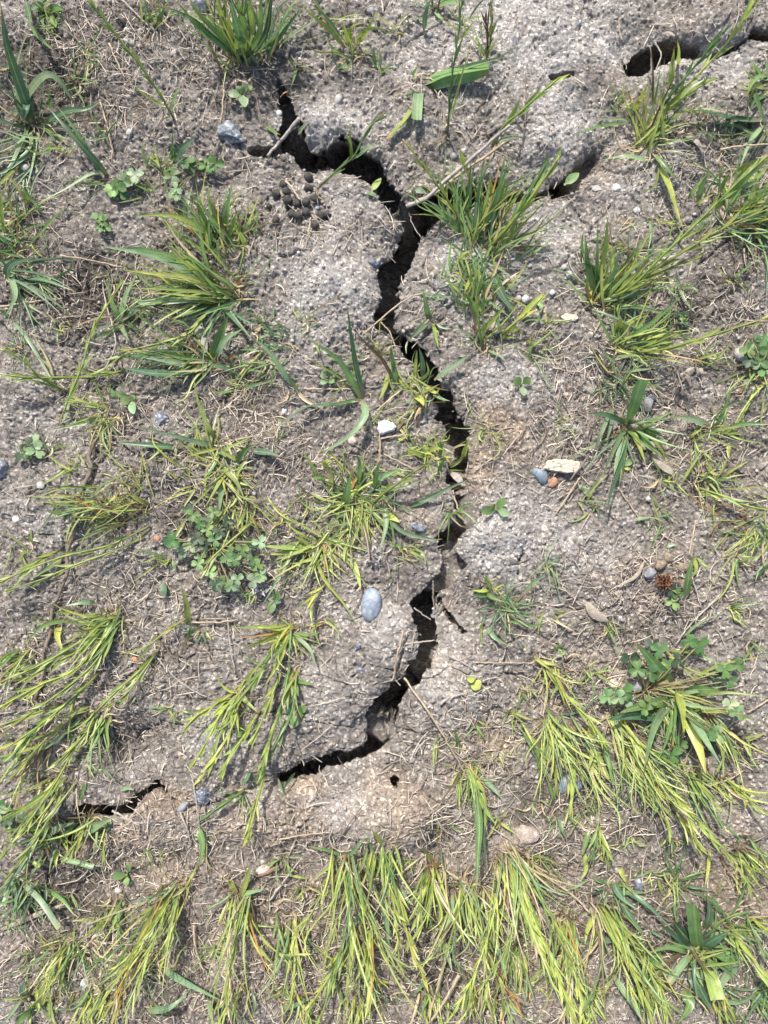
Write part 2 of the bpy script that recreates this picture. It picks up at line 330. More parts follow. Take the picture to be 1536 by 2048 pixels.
M['grit'] = simple('grit', [(.3, (.22, .20, .18)), (.7, (.45, .42, .38))], 500, .8, 0, .3, [(0, (.4, .38, .36)), (.5, (.9, .88, .85)), (.9, (1.2, 1.15, 1.1)), (1, (1.9, 1.9, 1.9))])
M['clod'] = simple('soil_crumb', [(.3, (.24, .21, .19)), (.7, (.46, .42, .385))], 400, .95, 0, .1, [(0, (.75, .74, .72)), (1, (1.3, 1.28, 1.24))])
M['twig'] = simple('twig_bark', [(.3, (.10, .075, .055)), (.7, (.27, .22, .18))], 250, .85, .0004, .2)
M['greytwig'] = simple('weathered_stalk', [(.3, (.22, .19, .165)), (.7, (.46, .41, .36))], 250, .75, .0004, .3)
M['blue_stone'] = simple('blue_grey_stone', [(.3, (.13, .165, .21)), (.5, (.20, .24, .295)), (.72, (.36, .385, .41))], 150, .6, .0003, .4, spots=(330, .58, (.34, .32, .30)))
M['slate'] = simple('slate_stone', [(.3, (.10, .14, .175)), (.7, (.26, .32, .37))], 160, .5, .0002, .5, spots=(260, .56, (.26, .23, .205)))
M['tan_stone'] = simple('tan_limestone', [(.3, (.42, .36, .26)), (.7, (.74, .68, .56))], 150, .8, .0006, .3, spots=(260, .56, (.26, .23, .205)))
M['bright_stone'] = simple('bright_quartz', [(.3, (.60, .59, .58)), (.7, (.82, .82, .81))], 120, .5, .0004, .5)
M['white_stone'] = simple('white_quartz', [(.3, (.38, .37, .355)), (.7, (.64, .635, .62))], 120, .5, .0003, .5, spots=(260, .56, (.26, .23, .205)))
M['red_stone'] = simple('reddish_stone', [(.3, (.25, .12, .07)), (.7, (.52, .32, .20))], 300, .8, .0005, .3)
M['pale_stone'] = simple('pale_stone', [(.3, (.29, .27, .245)), (.7, (.50, .475, .44))], 180, .75, .0003, .35, spots=(260, .56, (.26, .23, .205)))
M['grey_stone'] = simple('grey_stone', [(.3, (.15, .155, .165)), (.7, (.35, .36, .38))], 180, .7, .0004, .4, spots=(260, .56, (.26, .23, .205)))
M['pink_stone'] = simple('pinkish_stone', [(.3, (.40, .30, .25)), (.7, (.68, .58, .50))], 200, .8, .0004, .3, spots=(260, .56, (.26, .23, .205)))
M['speck_stone'] = simple('speckled_stone', [(.35, (.045, .052, .065)), (.52, (.15, .17, .205)), (.66, (.45, .48, .52))], 380, .45, .0006, .6)
M['glass_stone'] = simple('glassy_stone', [(.35, (.05, .058, .07)), (.55, (.15, .17, .20)), (.72, (.52, .55, .60))], 260, .35, .0005, .7)
M['warm_clod'] = simple('warm_clod', [(.3, (.27, .215, .17)), (.55, (.45, .375, .31)), (.7, (.66, .57, .49))], 220, .95, .0022, .15)
M['dropping'] = simple('dropping', [(.3, (.02, .018, .016)), (.6, (.085, .077, .068)), (.75, (.2, .185, .165))], 380, .75, .0006, .35)
M['old_dropping'] = simple('old_dropping', [(.3, (.15, .11, .075)), (.7, (.40, .33, .245))], 420, .9, .0007, .2)
M['seedhead'] = simple('seed_head', [(.3, (.07, .03, .018)), (.7, (.32, .17, .11))], 500, .8, 0, .2, [(0, (.4, .4, .4)), (1, (1.6, 1.5, 1.4))])
M['fluff'] = simple('white_fluff', [(.3, (.25, .23, .21)), (.7, (.5, .48, .46))], 400, .8, 0, .2, [(0, (.7, .7, .7)), (1, (1.2, 1.2, 1.2))])
M['dry_leaf'] = simple('dry_leaf', [(.3, (.20, .165, .125)), (.7, (.40, .35, .28))], 160, .7, .0003, .3)
M['brown_leaf'] = simple('brown_leaf', [(.3, (.17, .10, .06)), (.7, (.40, .27, .17))], 160, .7, .0003, .3)

# ---------------------------------------------------------------- object helpers
def tag(o, label, cat, group=None):
    o['label'] = label; o['category'] = cat
    if group: o['group'] = group
    return o
def link_mesh(name, V, F, mat, parent=None, uv=None, smooth=True, color=None):
    me = bpy.data.meshes.new(name)
    me.from_pydata([tuple(v) for v in V], [], F); me.update()
    if uv is not None:
        L = me.uv_layers.new(name='UVMap')
        vi = np.empty(len(me.loops), np.int32); me.loops.foreach_get('vertex_index', vi)
        L.data.foreach_set('uv', np.array(uv, np.float32)[vi].ravel())
    if smooth: me.polygons.foreach_set('use_smooth', np.ones(len(me.polygons), bool))
    me.materials.append(mat)
    o = bpy.data.objects.new(name, me); C.objects.link(o)
    if color is not None: o.color = (*color, 1)
    if parent is not None:
        o.parent = parent
        # vertices were given in world space: shift to the parent's frame
        off = -Vector(parent.location)
        me.transform(Matrix.Translation(off))
    return o
def empty(name, loc):
    o = bpy.data.objects.new(name, None); o.empty_display_size = .01; o.location = loc; C.objects.link(o); return o
def solo(o):
    """move a top-level mesh's origin to the centre of its foot"""
    me = o.data; n = len(me.vertices); a = np.empty(n * 3, np.float32); me.vertices.foreach_get('co', a); a = a.reshape(-1, 3)
    c = Vector(((a[:, 0].min() + a[:, 0].max()) / 2, (a[:, 1].min() + a[:, 1].max()) / 2, float(a[:, 2].min())))
    me.transform(Matrix.Translation(-c)); o.location = c; return o
def catmull(pts, n):
    pts = [Vector(p) for p in pts]
    if len(pts) == 2: pts = [pts[0], pts[0].lerp(pts[1], .5), pts[1]]
    Q = [2 * pts[0] - pts[1]] + pts + [2 * pts[-1] - pts[-2]]
    segs = len(pts) - 1; out = []
    for i in range(n + 1):
        t = i / n * segs; k = min(int(t), segs - 1); u = t - k
        p0, p1, p2, p3 = Q[k], Q[k + 1], Q[k + 2], Q[k + 3]
        out.append(.5 * ((2 * p1) + (-p0 + p2) * u + (2 * p0 - 5 * p1 + 4 * p2 - p3) * u * u + (-p0 + 3 * p1 - 3 * p2 + p3) * u ** 3))
    return out
def ribbon(V, F, UV, path, wfun, roll=0.0, fold=.22, twist=0.0):
    """a leaf blade: folded strip, three verts across"""
    n = len(path); b0 = len(V)
    for i, p in enumerate(path):
        t = (path[min(i + 1, n - 1)] - path[max(i - 1, 0)])
        if t.length < 1e-9: t = Vector((0, 0, 1))
        t.normalize()
        s = t.cross(Vector((0, 0, 1)))
        if s.length < .12: s = (Vector((-p.y, p.x, 0)).normalized() if p.length > 1e-6 else Vector((1, 0, 0)))
        s.normalize(); u = s.cross(t).normalized()
        r = roll + twist * i / (n - 1)
        s2 = s * math.cos(r) + u * math.sin(r); u2 = u * math.cos(r) - s * math.sin(r)
        w = wfun(i / (n - 1)) * .5
        V += [p - s2 * w, p - u2 * w * fold * 2, p + s2 * w]; q = i / (n - 1); UV += [(0, q), (.5, q), (1, q)]
    for i in range(n - 1):
        a = b0 + i * 3; F += [(a, a + 1, a + 4, a + 3), (a + 1, a + 2, a + 5, a + 4)]
def tube(V, F, UV, path, rfun, sides=5):
    n = len(path); b0 = len(V)
    for i, p in enumerate(path):
        t = (path[min(i + 1, n - 1)] - path[max(i - 1, 0)])
        if t.length < 1e-9: t = Vector((0, 0, 1))
        t.normalize()
        s = t.cross(Vector((0, 0, 1)))
        if s.length < .1: s = t.cross(Vector((0, 1, 0)))
        s.normalize(); u = s.cross(t); r = rfun(i / (n - 1))
        for k in range(sides):
            a = 2 * math.pi * k / sides; V.append(p + s * (math.cos(a) * r) + u * (math.sin(a) * r)); UV.append((k / sides, i / (n - 1)))
    for i in range(n - 1):
        for k in range(sides):
            a = b0 + i * sides + k; b = b0 + i * sides + (k + 1) % sides; F.append((a, b, b + sides, a + sides))
    F.append(tuple(b0 + k for k in range(sides))[::-1]); F.append(tuple(b0 + (n - 1) * sides + k for k in range(sides)))

# build the ground mesh
def build_ground():
    co = np.empty((ny, nx, 3), np.float32)
    co[..., 0] = (XS[None, :] + DXP - 768) * PX; co[..., 1] = (1024 - YS[:, None] - DYP) * PX; co[..., 2] = HT * 1e-3
    idx = np.arange(nx * ny, dtype=np.int32).reshape(ny, nx)
    q = np.stack([idx[:-1, :-1], idx[1:, :-1], idx[1:, 1:], idx[:-1, 1:]], -1).reshape(-1)
    nf = (nx - 1) * (ny - 1); me = bpy.data.meshes.new('ground')
    me.vertices.add(nx * ny); me.vertices.foreach_set('co', co.ravel())
    me.loops.add(nf * 4); me.loops.foreach_set('vertex_index', q)
    me.polygons.add(nf); me.polygons.foreach_set('loop_start', np.arange(0, nf * 4, 4, dtype=np.int32))
    me.polygons.foreach_set('use_smooth', np.ones(nf, bool)); me.update(calc_edges=True)
    a = me.attributes.new('soil', 'FLOAT_COLOR', 'POINT'); c = np.ones((ny, nx, 4), np.float32)
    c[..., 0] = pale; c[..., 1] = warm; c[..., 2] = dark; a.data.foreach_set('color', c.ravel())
    me.materials.append(M['soil']); o = bpy.data.objects.new('ground', me); C.objects.link(o); o['kind'] = 'structure'
build_ground()
# ---------------------------------------------------------------- plants
COL = {'c': (.085, .175, .062), 'd': (.088, .165, .095), 'g': (.145, .245, .088), 'y': (.27, .335, .095), 'l': (.37, .43, .11), 'p': (.22, .32, .19),
       's': (.47, .39, .26), 'b': (.16, .105, .065), 'o': (.42, .22, .08), 'k': (.042, .082, .048)}
def jit(c, a=.16):
    k = 1 + R.uniform(-a, a); return tuple(max(.01, min(.9, v * k * (1 + R.uniform(-a * .4, a * .4)))) for v in c)
def default_z(x0, y0, x1, y1):
    L = math.hypot(x1 - x0, y1 - y0); rx, ry = x0 - 780, y0 - 900; rr = math.hypot(rx, ry) + 60
    o = ((x1 - x0) * rx + (y1 - y0) * ry) / (L * rr + 1e-6)
    return L * PX * (.16 + .42 * max(0, o) * min(1, rr / 500))
def wprof(w, stub=False, sh=0):
    def f(t):
        a = min(1, .45 + t * 3.2)
        if stub: return w * a
        return w * a * max(0.03, (1 - max(0, t - .35) / .65) ** (.75 + sh))
    return f
def px_path(pts, z, root_z=0.0, n=10, arch=False, wob=0.0):
    """pixel polyline + height profile -> world points"""
    pp = catmull([(x, y, 0) for x, y in pts], n); out = []; g0 = hsm(*pts[0]); g1 = hsm(*pts[-1])
    for i, p in enumerate(pp):
        t = i / n
        h = z * (math.sin(math.pi * min(1, t * .97)) if arch else t ** .75) + root_z + wob * math.sin(t * 7 + pts[0][0])
        g = g0 + (g1 - g0) * t
        gg = hsm(p.x, p.y); g = max(g, gg) if t > .12 else g
        out.append(P(p.x, p.y, h + .0012 * (1 if t > .1 else 0), g))
    return out
def add_blade(parent, col, w, pts, z=None, stub=False, arch=False, name='blade', roll=None):
    if z is None: z = default_z(*pts[0], *pts[-1])
    path = px_path(pts, z, arch=arch, n=12 if len(pts) > 2 else 9)
    V, F, UV = [], [], []
    ribbon(V, F, UV, path, wprof(w * PX * (1.0 if w > 17 else .88), stub, R.uniform(-.15, .2)), R.uniform(-.7, .7) if roll is None else roll, R.uniform(.12, .3), R.uniform(-.5, .5))
    return link_mesh(name, V, F, M['blade'], parent, UV, color=jit(COL[col]))
def add_shoot(parent, col, w, pts, z=None, arch=False, dens=1.0, name='shoot'):
    """a stem with close alternate leaves"""
    if z is None: z = default_z(*pts[0], *pts[-1])
    n = max(8, int(sum(math.dist(pts[i], pts[i + 1]) for i in range(len(pts) - 1)) / 14))
    path = px_path(pts, z, arch=arch, n=n); V, F, UV = [], [], []
    ww = w * PX
    tube(V, F, UV, path, lambda t: ww * (.38 - .2 * t) * (1 + .25 * math.sin(t * n * 1.9)), 5)
    side = 1; i = max(1, n // 6)
    while i < n:
        t = (path[min(i + 1, n)] - path[i - 1]).normalized(); s = t.cross(Vector((0, 0, 1)))
        if s.length < .1: s = Vector((1, 0, 0))
        s.normalize(); s = (Matrix.Rotation(R.uniform(-.8, .8), 3, t) @ s) * side; side = -side
        L = R.uniform(26, 52) * PX * (1 if i < n * .8 else .7); a = R.uniform(.06, .26)
        q = [path[i] + (t * math.cos(a * (1 + u * .5)) + s * math.sin(a * (1 + u * .5))) * L * u for u in (0, .25, .5, .75, 1)]
        for v in q[1:]:
            v.z = max(v.z, path[i].z * .4 + .0005)
        lw = ww * R.uniform(.7, 1.15)
        ribbon(V, F, UV, q, lambda u, lw=lw: lw * (.55 + 1.2 * u if u < .4 else max(.05, 1.05 * (1 - (u - .4) / .6))), R.uniform(-.6, .6), .2)
        i += max(1, int(R.uniform(1.3, 2.9) / dens))
    return link_mesh(name, V, F, M['blade'], parent, UV, color=jit(COL[col]))
HANGING = [False]
def parse(parent, spec):
    z = None; stub = arch = False; toks = spec.split(); pts = []; nums = []
    head = toks[0]
    seg = 0
    for t in toks[1:]:
        if t[0] == '@': z = float(t[1:]) * 1e-3
        elif t == '#': stub = True
        elif t == '~': arch = True
        elif ',' in t: pts.append(tuple(float(v) for v in t.split(',')))
        else: nums.append(float(t))
    rx, ry = parent['_r']
    if head[0] in '*+':
        col = head[1]; n = int(head[2:]); n = int(n * ((1.6 if (ry < 1150 and not HANGING[0]) else 1.25) if head[0] == '*' and n > 3 else 1)); ang, spr, l0, l1, w = nums[:5]; r = nums[5] if len(nums) > 5 else 7
        if head[0] == '*' and not HANGING[0] and n > 4 and ry < 1150: l0 *= 1.1; l1 *= 1.42; r *= 1.7; spr *= 1.2
        if pts: rx, ry = pts[0]
        for i in range(n):
            a = math.radians(ang + spr * ((i + .5) / n * 2 - 1) + R.uniform(-.25, .25) * spr + R.gauss(0, 7)); L = R.uniform(l0, l1) * R.uniform(.85, 1.22)
            x0 = rx + R.gauss(0, r); y0 = ry + R.gauss(0, r * .7); c = R.gauss(0, .26)
            q = [(x0, y0)] + [(x0 + L * t * math.cos(a + c * t), y0 + L * t * math.sin(a + c * t)) for t in (.35, .7, 1)]
            if R.random() < .16:
                kk = R.choice((-1, 1)) * R.uniform(.5, 1.1); q[3] = (q[2][0] + L * .3 * math.cos(a + c + kk), q[2][1] + L * .3 * math.sin(a + c + kk))
            k = col if R.random() > .34 else {'y': 'l', 'g': 'y', 'd': 'g', 'l': 'y', 'p': 'g', 's': 'b', 'k': 'd'}.get(col, col)
            if R.random() < .09: k = R.choice('sbo' if col in 'yl' else 'sb')
            zz = (z if z is not None else default_z(x0, y0, *q[-1])) * R.uniform(.6, 1.15)
            if head[0] == '*': add_blade(parent, k, w * R.uniform(.34, .78), q, zz, stub and R.random() < .6, arch)
            else: add_shoot(parent, k, w * R.uniform(.6, .95), q, zz, arch)
    elif head[0] == '=': add_shoot(parent, head[1], float(head[2:]) * .76, pts, z, arch)
    else: add_blade(parent, head[0], float(head[1:]), pts, z, stub, arch)
GT = 'grass tufts growing on the cracked soil'
def tuft(label, root, specs, cat='grass tuft', name='grass_tuft', group=GT, dead=5, r=10):
    e = empty(name, P(*root, 0)); e['_r'] = root
    for s in specs.split('\n'):
        s = s.strip()
        if s: parse(e, s)
    for i in range(dead):
        a = R.uniform(0, 6.283); L = R.uniform(14, 42); x0 = root[0] + R.gauss(0, r); y0 = root[1] + R.gauss(0, r)
        add_blade(e, R.choice('sssb'), R.uniform(2.2, 5), [(x0, y0), (x0 + L * .5 * math.cos(a), y0 + L * .5 * math.sin(a)), (x0 + L * math.cos(a + .5), y0 + L * math.sin(a + .5))], .004, name='dead_leaf')
    del e['_r']; tag(e, label, cat, group); return e

# top edge, left to right
tuft('broad blue-green grass plant at the top left edge with several wide blades', (75, 252), '''
d20 68,248 40,170 14,90 2,10 @55
p17 20,240 95,148 160,222 @22 ~
d15 100,215 98,185 103,153 @30
p15 60,250 42,285 22,330 2,352 @12
d14 62,235 28,222 0,214 @20
d13 78,250 130,222 175,217 208,197 @14 ~
p12 58,255 62,290 34,318 0,322 @10
d16 55,180 52,215 44,246 @20 ~
p12 60,250 40,215 33,133 60,50 @28
d12 40,245 30,200 14,150 @30
g11 60,50 80,76 106,100 @18
d12 50,0 58,30 60,52 @34
*d6 -110 70 60 110 11
*p4 60 90 40 80 9''', dead=6)
tuft('small leafy sprig at the top left corner beneath wide grass', (85, 25), '''
g16 95,20 112,15 128,20 @8
g15 92,30 108,45 112,55 @6
p16 90,20 75,10 60,22 @8
g14 85,22 90,8 100,0 @8
*g7 0 180 18 36 9 5''', 'sprig', 'leafy_sprig', dead=2)
tuft('pair of long narrow green blades rooted beside the small clover at upper left', (222, 357), '''
d15 218,355 180,310 138,262 88,204 @34
g8 205,345 170,290 140,245 112,210 @36
p10 216,350 185,346 130,378 68,410 @16
g6 215,365 180,368 125,362 @8
g6 205,362 170,358 125,350 @8
*g3 150 40 30 60 5''', dead=3)
tuft('single tall seed stalk leaning up to the top edge with one side leaf', (346, 234), '''
=y9 346,234 320,190 280,130 235,75 205,35 175,0 @85
y8 335,212 305,200 262,168 @26
g7 340,220 350,190 360,170 @10''', 'seed stalk', 'grass_stalk', dead=3)
tuft('tall dense dark green clump at the top edge left of centre', (488, 122), '''
d13 480,120 420,70 380,35 292,0 @55
g11 470,112 400,60 368,20 340,-10 @60
g14 478,112 440,70 400,30 375,-10 @62
y13 482,112 460,60 440,20 428,-20 @70
d16 486,114 476,60 462,10 450,-30 @70
g14 490,112 490,60 478,10 475,-30 @75
y14 492,112 505,60 500,10 505,-30 @72
g13 496,114 520,60 522,10 528,-30 @72
k15 500,114 530,70 540,20 545,-30 @68
d12 504,114 548,70 575,30 612,-10 @55
p14 455,62 480,42 525,48 @24 ~
y6 470,100 455,125 445,180 @6
*g14 -100 28 90 150 11 14
*d8 -80 40 80 130 10 16
*y6 -110 25 80 140 8 14''', dead=10, r=18)
tuft('upright dark stems of grass at the top edge beside the pale crust', (530, 105), '''
*d7 -88 22 90 140 9 8
g12 540,90 560,50 588,15 @44
d10 545,95 570,60 600,20 @40
*g4 -70 30 60 110 6 8''', dead=6)
tuft('small curled yellow-green clump right of the tall top clump', (705, 112), '''
y11 690,95 660,60 630,35 607,15 @34
d15 692,85 660,45 635,15 617,-10 @38
y10 700,90 702,55 730,44 @26
l10 706,95 735,60 752,22 @28
y9 710,80 735,58 778,60 @22 ~
l10 700,100 690,60 682,38 @28
*y6 -90 60 30 70 9
*s3 60 120 20 40 5''', dead=4)
tuft('little green sprout with two narrow leaves below the curled clump', (682, 142), '''
d9 680,140 668,120 662,92 @14
g9 684,144 696,135 704,118 @10
g8 678,138 690,128 694,122 @8
*d3 -60 90 16 30 7 3''', 'seedling', 'grass_seedling', 'grass seedlings', dead=1)
tuft('little upright green sprout right of the two-leaved one near the top', (760, 140), '''
g9 756,138 748,115 748,90 @16
p8 762,138 760,112 758,96 @16
g11 758,142 768,140 780,134 @6
*g4 -90 80 14 28 7 3''', 'seedling', 'grass_seedling', 'grass seedlings', dead=1)
tuft('three-leaved green sprout standing over the head of the crack', (592, 130), '''
g11 590,132 582,122 574,120 @8
p9 595,132 612,134 632,142 @10
g11 592,134 590,150 580,180 @12
d8 592,132 596,120 590,114 @10
o5 580,180 568,186 560,195 @4''', 'seedling', 'grass_seedling', 'grass seedlings', dead=2)
tuft('small lone sprout bridging the top left end of the crack', (540, 262), '''
g10 534,252 545,262 562,270 @8
p10 596,268 604,256 618,244 @8
s4 532,250 533,235 535,230 @6''', 'seedling', 'grass_seedling', 'grass seedlings', dead=0)
tuft('flattened broad folded blade with pale cut ends lying across pale soil', (842, 172), '''
g27 842,170 885,148 930,140 978,132 @10 #
p24 845,172 895,160 940,150 978,134 @6 #
p20 838,172 836,200 833,238 @8 #
y15 830,200 812,235 775,276 @4 #
p10 900,142 950,128 1016,112 @14
g12 822,160 828,145 837,130 @10
d10 804,190 815,192 825,190 @4
*s4 90 90 20 40 4''', 'grass leaf', dead=5)
tuft('tall thin twin stalks running up to the top edge right of centre', (895, 266), '''
=g7 895,268 902,170 915,80 925,-12 @85
y5 905,230 918,170 948,70 @40
g5 892,262 905,215 925,205 @12
b4 895,266 880,280 840,290 @5''', 'seed stalk', 'grass_stalk', dead=4)
tuft('short blades cut by the top edge left of the twin stalks', (868, 25), '''
d12 850,70 850,35 862,-5 @24
g13 870,14 900,5 928,12 @14
p8 868,20 880,34 888,36 @6
g9 872,12 905,-2 930,-12 @14
*d4 -90 60 30 60 8''', dead=2)
tuft('small brownish upright clump near the top edge on the pale crust', (975, 115), '''
=y9 974,112 982,70 985,22 @36
=b7 972,110 976,70 970,35 @30
y7 978,110 990,85 1003,70 @16
*g4 -80 40 30 60 6''', dead=3)
tuft('yellow-green leafy stalk lying beside the narrow dark slit at upper right', (990, 288), '''
=y12 985,290 1010,250 1040,225 1078,190 1120,154 @38
y9 1030,235 1050,215 1082,190 @20
*g3 -45 20 40 70 7''', 'seed stalk', 'grass_stalk', dead=2)
tuft('upper right clump sending one long stalk to the top right corner', (1292, 285), '''
=y9 1302,262 1345,200 1395,150 1460,80 1500,20 1520,-8 @80
=g9 1300,245 1350,180 1400,120 1450,60 @66
y12 1330,200 1342,160 1346,120 1348,96 @40
l11 1356,130 1358,100 1354,80 @44
s5 1312,212 1330,170 1345,110 @36
b5 1305,225 1306,150 1302,92 @42
y13 1320,235 1350,200 1398,166 1430,156 @30
=y10 1318,240 1360,200 1420,160 @34
g9 1262,265 1264,220 1264,205 @26
l14 1268,222 1282,195 1297,165 @28
o8 1264,205 1258,190 1254,180 @28
g7 1250,245 1200,252 1150,270 @14
p7 1290,262 1255,240 1180,238 @12
p11 1305,322 1250,312 1195,322 @8 ~
l16 1316,325 1338,370 1352,415 1366,458 @12
g11 1308,308 1330,330 1356,362 @10
p5 1312,298 1360,305 1400,312 @12
y6 1320,320 1310,370 1280,385 @5
*g8 -50 50 40 90 8
*y7 -70 45 40 80 7
*s5 -20 160 30 60 4''', dead=10, r=14)
tuft('wide dark green leaf lying level at the upper right, joined to upright stub', (1530, 262), '''
d22 1528,240 1470,236 1400,220 1340,220 @10
g16 1534,268 1525,230 1510,188 @34 #
p12 1526,250 1500,285 1480,335 @14
d10 1500,240 1470,236 1440,245 @8
*p4 160 30 40 70 8''', 'grass leaf', dead=3)
tuft('knot of curled green blades on the top right edge', (1530, 170), '''
y15 1532,175 1508,170 1492,192 @14
g12 1536,150 1515,155 1496,180 @18
g12 1538,185 1510,200 1500,218 @12
*g9 -160 60 30 56 10
*y4 150 40 24 46 8''', dead=2)
# right side
tuft('thick green clump on the right edge below the level dark leaf', (1478, 425), '''
g17 1430,420 1462,385 1500,350 1560,300 @50
y15 1478,370 1486,345 1500,325 @20
y12 1482,350 1510,355 1540,330 @24
l13 1490,330 1480,345 1486,372 @10
g14 1395,405 1405,370 1418,345 @16
g10 1436,400 1440,350 1437,318 @26
y9 1440,390 1450,360 1462,345 @20
p13 1462,395 1495,370 1530,362 @24
*g14 -30 50 60 120 10 18
*d9 0 80 50 90 9 18
*y9 -50 60 40 90 8 18
*d7 90 60 30 60 8 16''', dead=12, r=20)
tuft('hanging dark blades on the right edge under the thick clump', (1515, 470), '''
*d7 60 50 40 80 8 14
*g5 20 60 40 80 8 12
*k5 100 60 30 50 8 12''', dead=5)
tuft('right-middle clump whose two long stalks run to the right edge', (1205, 602), '''
=y9 1212,600 1260,575 1324,512 1400,440 1470,370 1540,308 @78
=y10 1220,598 1290,550 1360,508 1450,455 1545,415 @66
=y9 1212,602 1275,565 1340,535 1400,515 @40
g15 1190,590 1176,530 1170,470 @34
g12 1192,580 1194,520 1196,440 @40
y12 1196,575 1210,500 1216,432 @44
p13 1206,590 1228,545 1238,500 @30
d13 1200,590 1188,540 1164,525 @26
l9 1185,560 1180,590 1185,610 @10
y14 1215,590 1260,560 1300,520 @30
p13 1210,600 1260,590 1310,575 @18
p9 1210,610 1260,612 1315,612 @10
*g14 -75 40 60 120 10 12
*y9 -45 30 60 110 8 12
*d6 -20 40 50 90 9 10
*s4 90 140 24 50 5''', dead=8, r=14)
tuft('yellow-green clump just below the right-middle clump, one stalk running right', (1238, 694), '''
=y11 1262,706 1330,698 1420,672 1545,632 @62
=y9 1258,700 1300,690 1352,668 @34
l18 1234,668 1238,650 1242,636 @18
l13 1240,665 1256,650 1270,640 @16
g10 1228,690 1205,650 1182,605 @26
o8 1190,600 1178,590 1172,568 @20
g10 1250,680 1310,640 1370,585 @40
y9 1250,685 1280,650 1300,620 @24
p10 1262,712 1290,725 1312,718 @12
l11 1270,715 1290,722 1308,732 @8
*y12 -35 50 50 90 8 10
*g8 -60 60 40 80 9 10
*s5 10 120 30 60 4''', dead=8)
tuft('soft dark thin-bladed patch between two clumps in the right middle', (1238, 762), '''
*d16 10 110 24 70 5 14
*k10 90 120 20 50 6 14
*g7 -20 90 30 70 5 12
p6 1240,745 1290,738 1350,730 @10
g6 1245,755 1290,760 1330,790 @6''', dead=5)
tuft('broad blue-green clump with one upright square-cut blade in the right middle', (1256, 852), '''
g25 1258,848 1268,815 1284,762 @36 #
d13 1255,848 1215,830 1170,826 @14 ~
p13 1222,815 1205,860 1186,910 @12 ~
p11 1225,815 1222,850 1214,880 @10
p17 1252,850 1225,905 1203,955 @14
d15 1256,856 1240,930 1222,985 1214,1024 @16
p15 1250,870 1235,920 1228,950 @12
l16 1262,856 1278,890 1292,930 @10
g13 1270,850 1300,890 1328,915 @10
g11 1272,848 1310,865 1336,885 @12
p9 1275,846 1320,860 1376,870 @16
d9 1280,838 1320,838 1362,836 @14
y12 1290,858 1310,880 1340,925 @8
d20 1262,845 1262,830 1250,812 @10
*d8 90 70 40 90 11 9
*g4 40 60 50 90 9 9''', dead=5)
tuft('low grass spray right of the upright square-cut blade', (1432, 862), '''
p17 1420,852 1385,838 1338,832 @14
g11 1430,860 1448,820 1464,775 @22
g11 1450,858 1490,848 1545,848 @22
y12 1442,862 1465,864 1482,870 @6
l10 1458,885 1457,905 1458,918 @4
y6 1470,850 1500,815 1536,800 @20
*g6 -30 60 40 90 7
*y4 0 40 30 70 6''', dead=6)
tuft('thin stems with dark clover-like leaves on the right edge above centre', (1525, 750), '''
*y7 120 40 40 80 6 14
*g5 160 30 30 60 5 14
g5 1530,720 1500,760 1480,800 @10
y5 1528,800 1522,840 1530,862 @8''', dead=8)
tuft('low sprawling yellow-green spray near the right edge level with flat tan stone', (1405, 960), '''
=y9 1395,975 1440,990 1490,1010 1545,1022 @20
*y9 0 90 30 80 8 14
*g5 -60 60 30 60 7 10
y9 1412,925 1425,945 1440,950 @6
*s5 90 180 30 60 4''', dead=8)
tuft('dense yellow-brown fringe of blades on the right edge below the sprawling spray', (1520, 1045), '''
*y18 150 50 40 90 6 16
*o5 180 60 40 80 5 16
*g8 110 50 40 70 7 16
p8 1545,1120 1520,1140 1510,1165 @8''', dead=6)
tuft('bent single blade with a long side leaf beside the brown droppings', (1378, 1150), '''
g16 1372,1195 1378,1150 1388,1108 @16
y11 1388,1112 1392,1140 1378,1160 @12
y8 1392,1112 1408,1130 1424,1132 @10
s5 1388,1110 1388,1098 1392,1092 @10''', 'grass leaf', dead=0)
tuft('blade cluster and pale leaf pointing up at the right of the brown droppings', (1460, 1215), '''
p6 1365,1275 1400,1245 1455,1222 @10
g8 1458,1220 1480,1210 1536,1205 @12
y7 1455,1225 1475,1240 1500,1260 @5
*y6 20 60 24 50 6
g10 1510,1160 1525,1140 1545,1120 @12''', dead=3)
# centre
tuft('tall upright clump in the centre standing at the right branch of the crack', (962, 470), '''
=y8 925,448 895,400 860,350 805,278 @48
p9 905,425 880,415 850,398 @12
g10 912,400 900,370 895,362 @18
l15 938,348 928,325 922,300 @34
g9 930,430 938,370 942,320 @38
p9 940,430 942,370 955,300 @40
g9 950,440 958,380 980,318 @44
y9 960,450 975,390 982,345 @36
g11 966,460 995,390 1012,300 @44
y11 975,480 1000,400 1014,350 @34
d10 985,470 990,420 1000,360 @30
=y14 975,500 1015,455 1062,395 1122,308 @60
=g10 985,492 1030,430 1068,370 1096,322 @50
g13 925,470 900,440 858,408 @16
=y8 940,470 975,430 1030,380 @30
y10 990,400 984,375 978,355 @22
o7 1000,420 1000,385 996,362 @20
*g12 -88 25 70 130 8 16
*d10 -75 30 60 120 9 16
*y8 -65 30 60 110 8 14
*d6 60 60 30 60 9 12''', dead=12, r=18)
tuft('dark leafy patch of short blades directly under the tall central clump', (955, 560), '''
d13 945,520 925,560 915,600 @8
y11 918,535 925,510 945,500 @12
l11 960,540 940,560 928,585 @6
d18 985,545 1005,590 1030,625 @12
p9 990,530 1010,545 1024,556 @10
g12 960,600 945,570 940,540 @14
*d16 90 120 30 70 10 18
*g14 -60 80 30 70 9 18
*y6 -90 90 24 50 7 16''', dead=6, r=16)
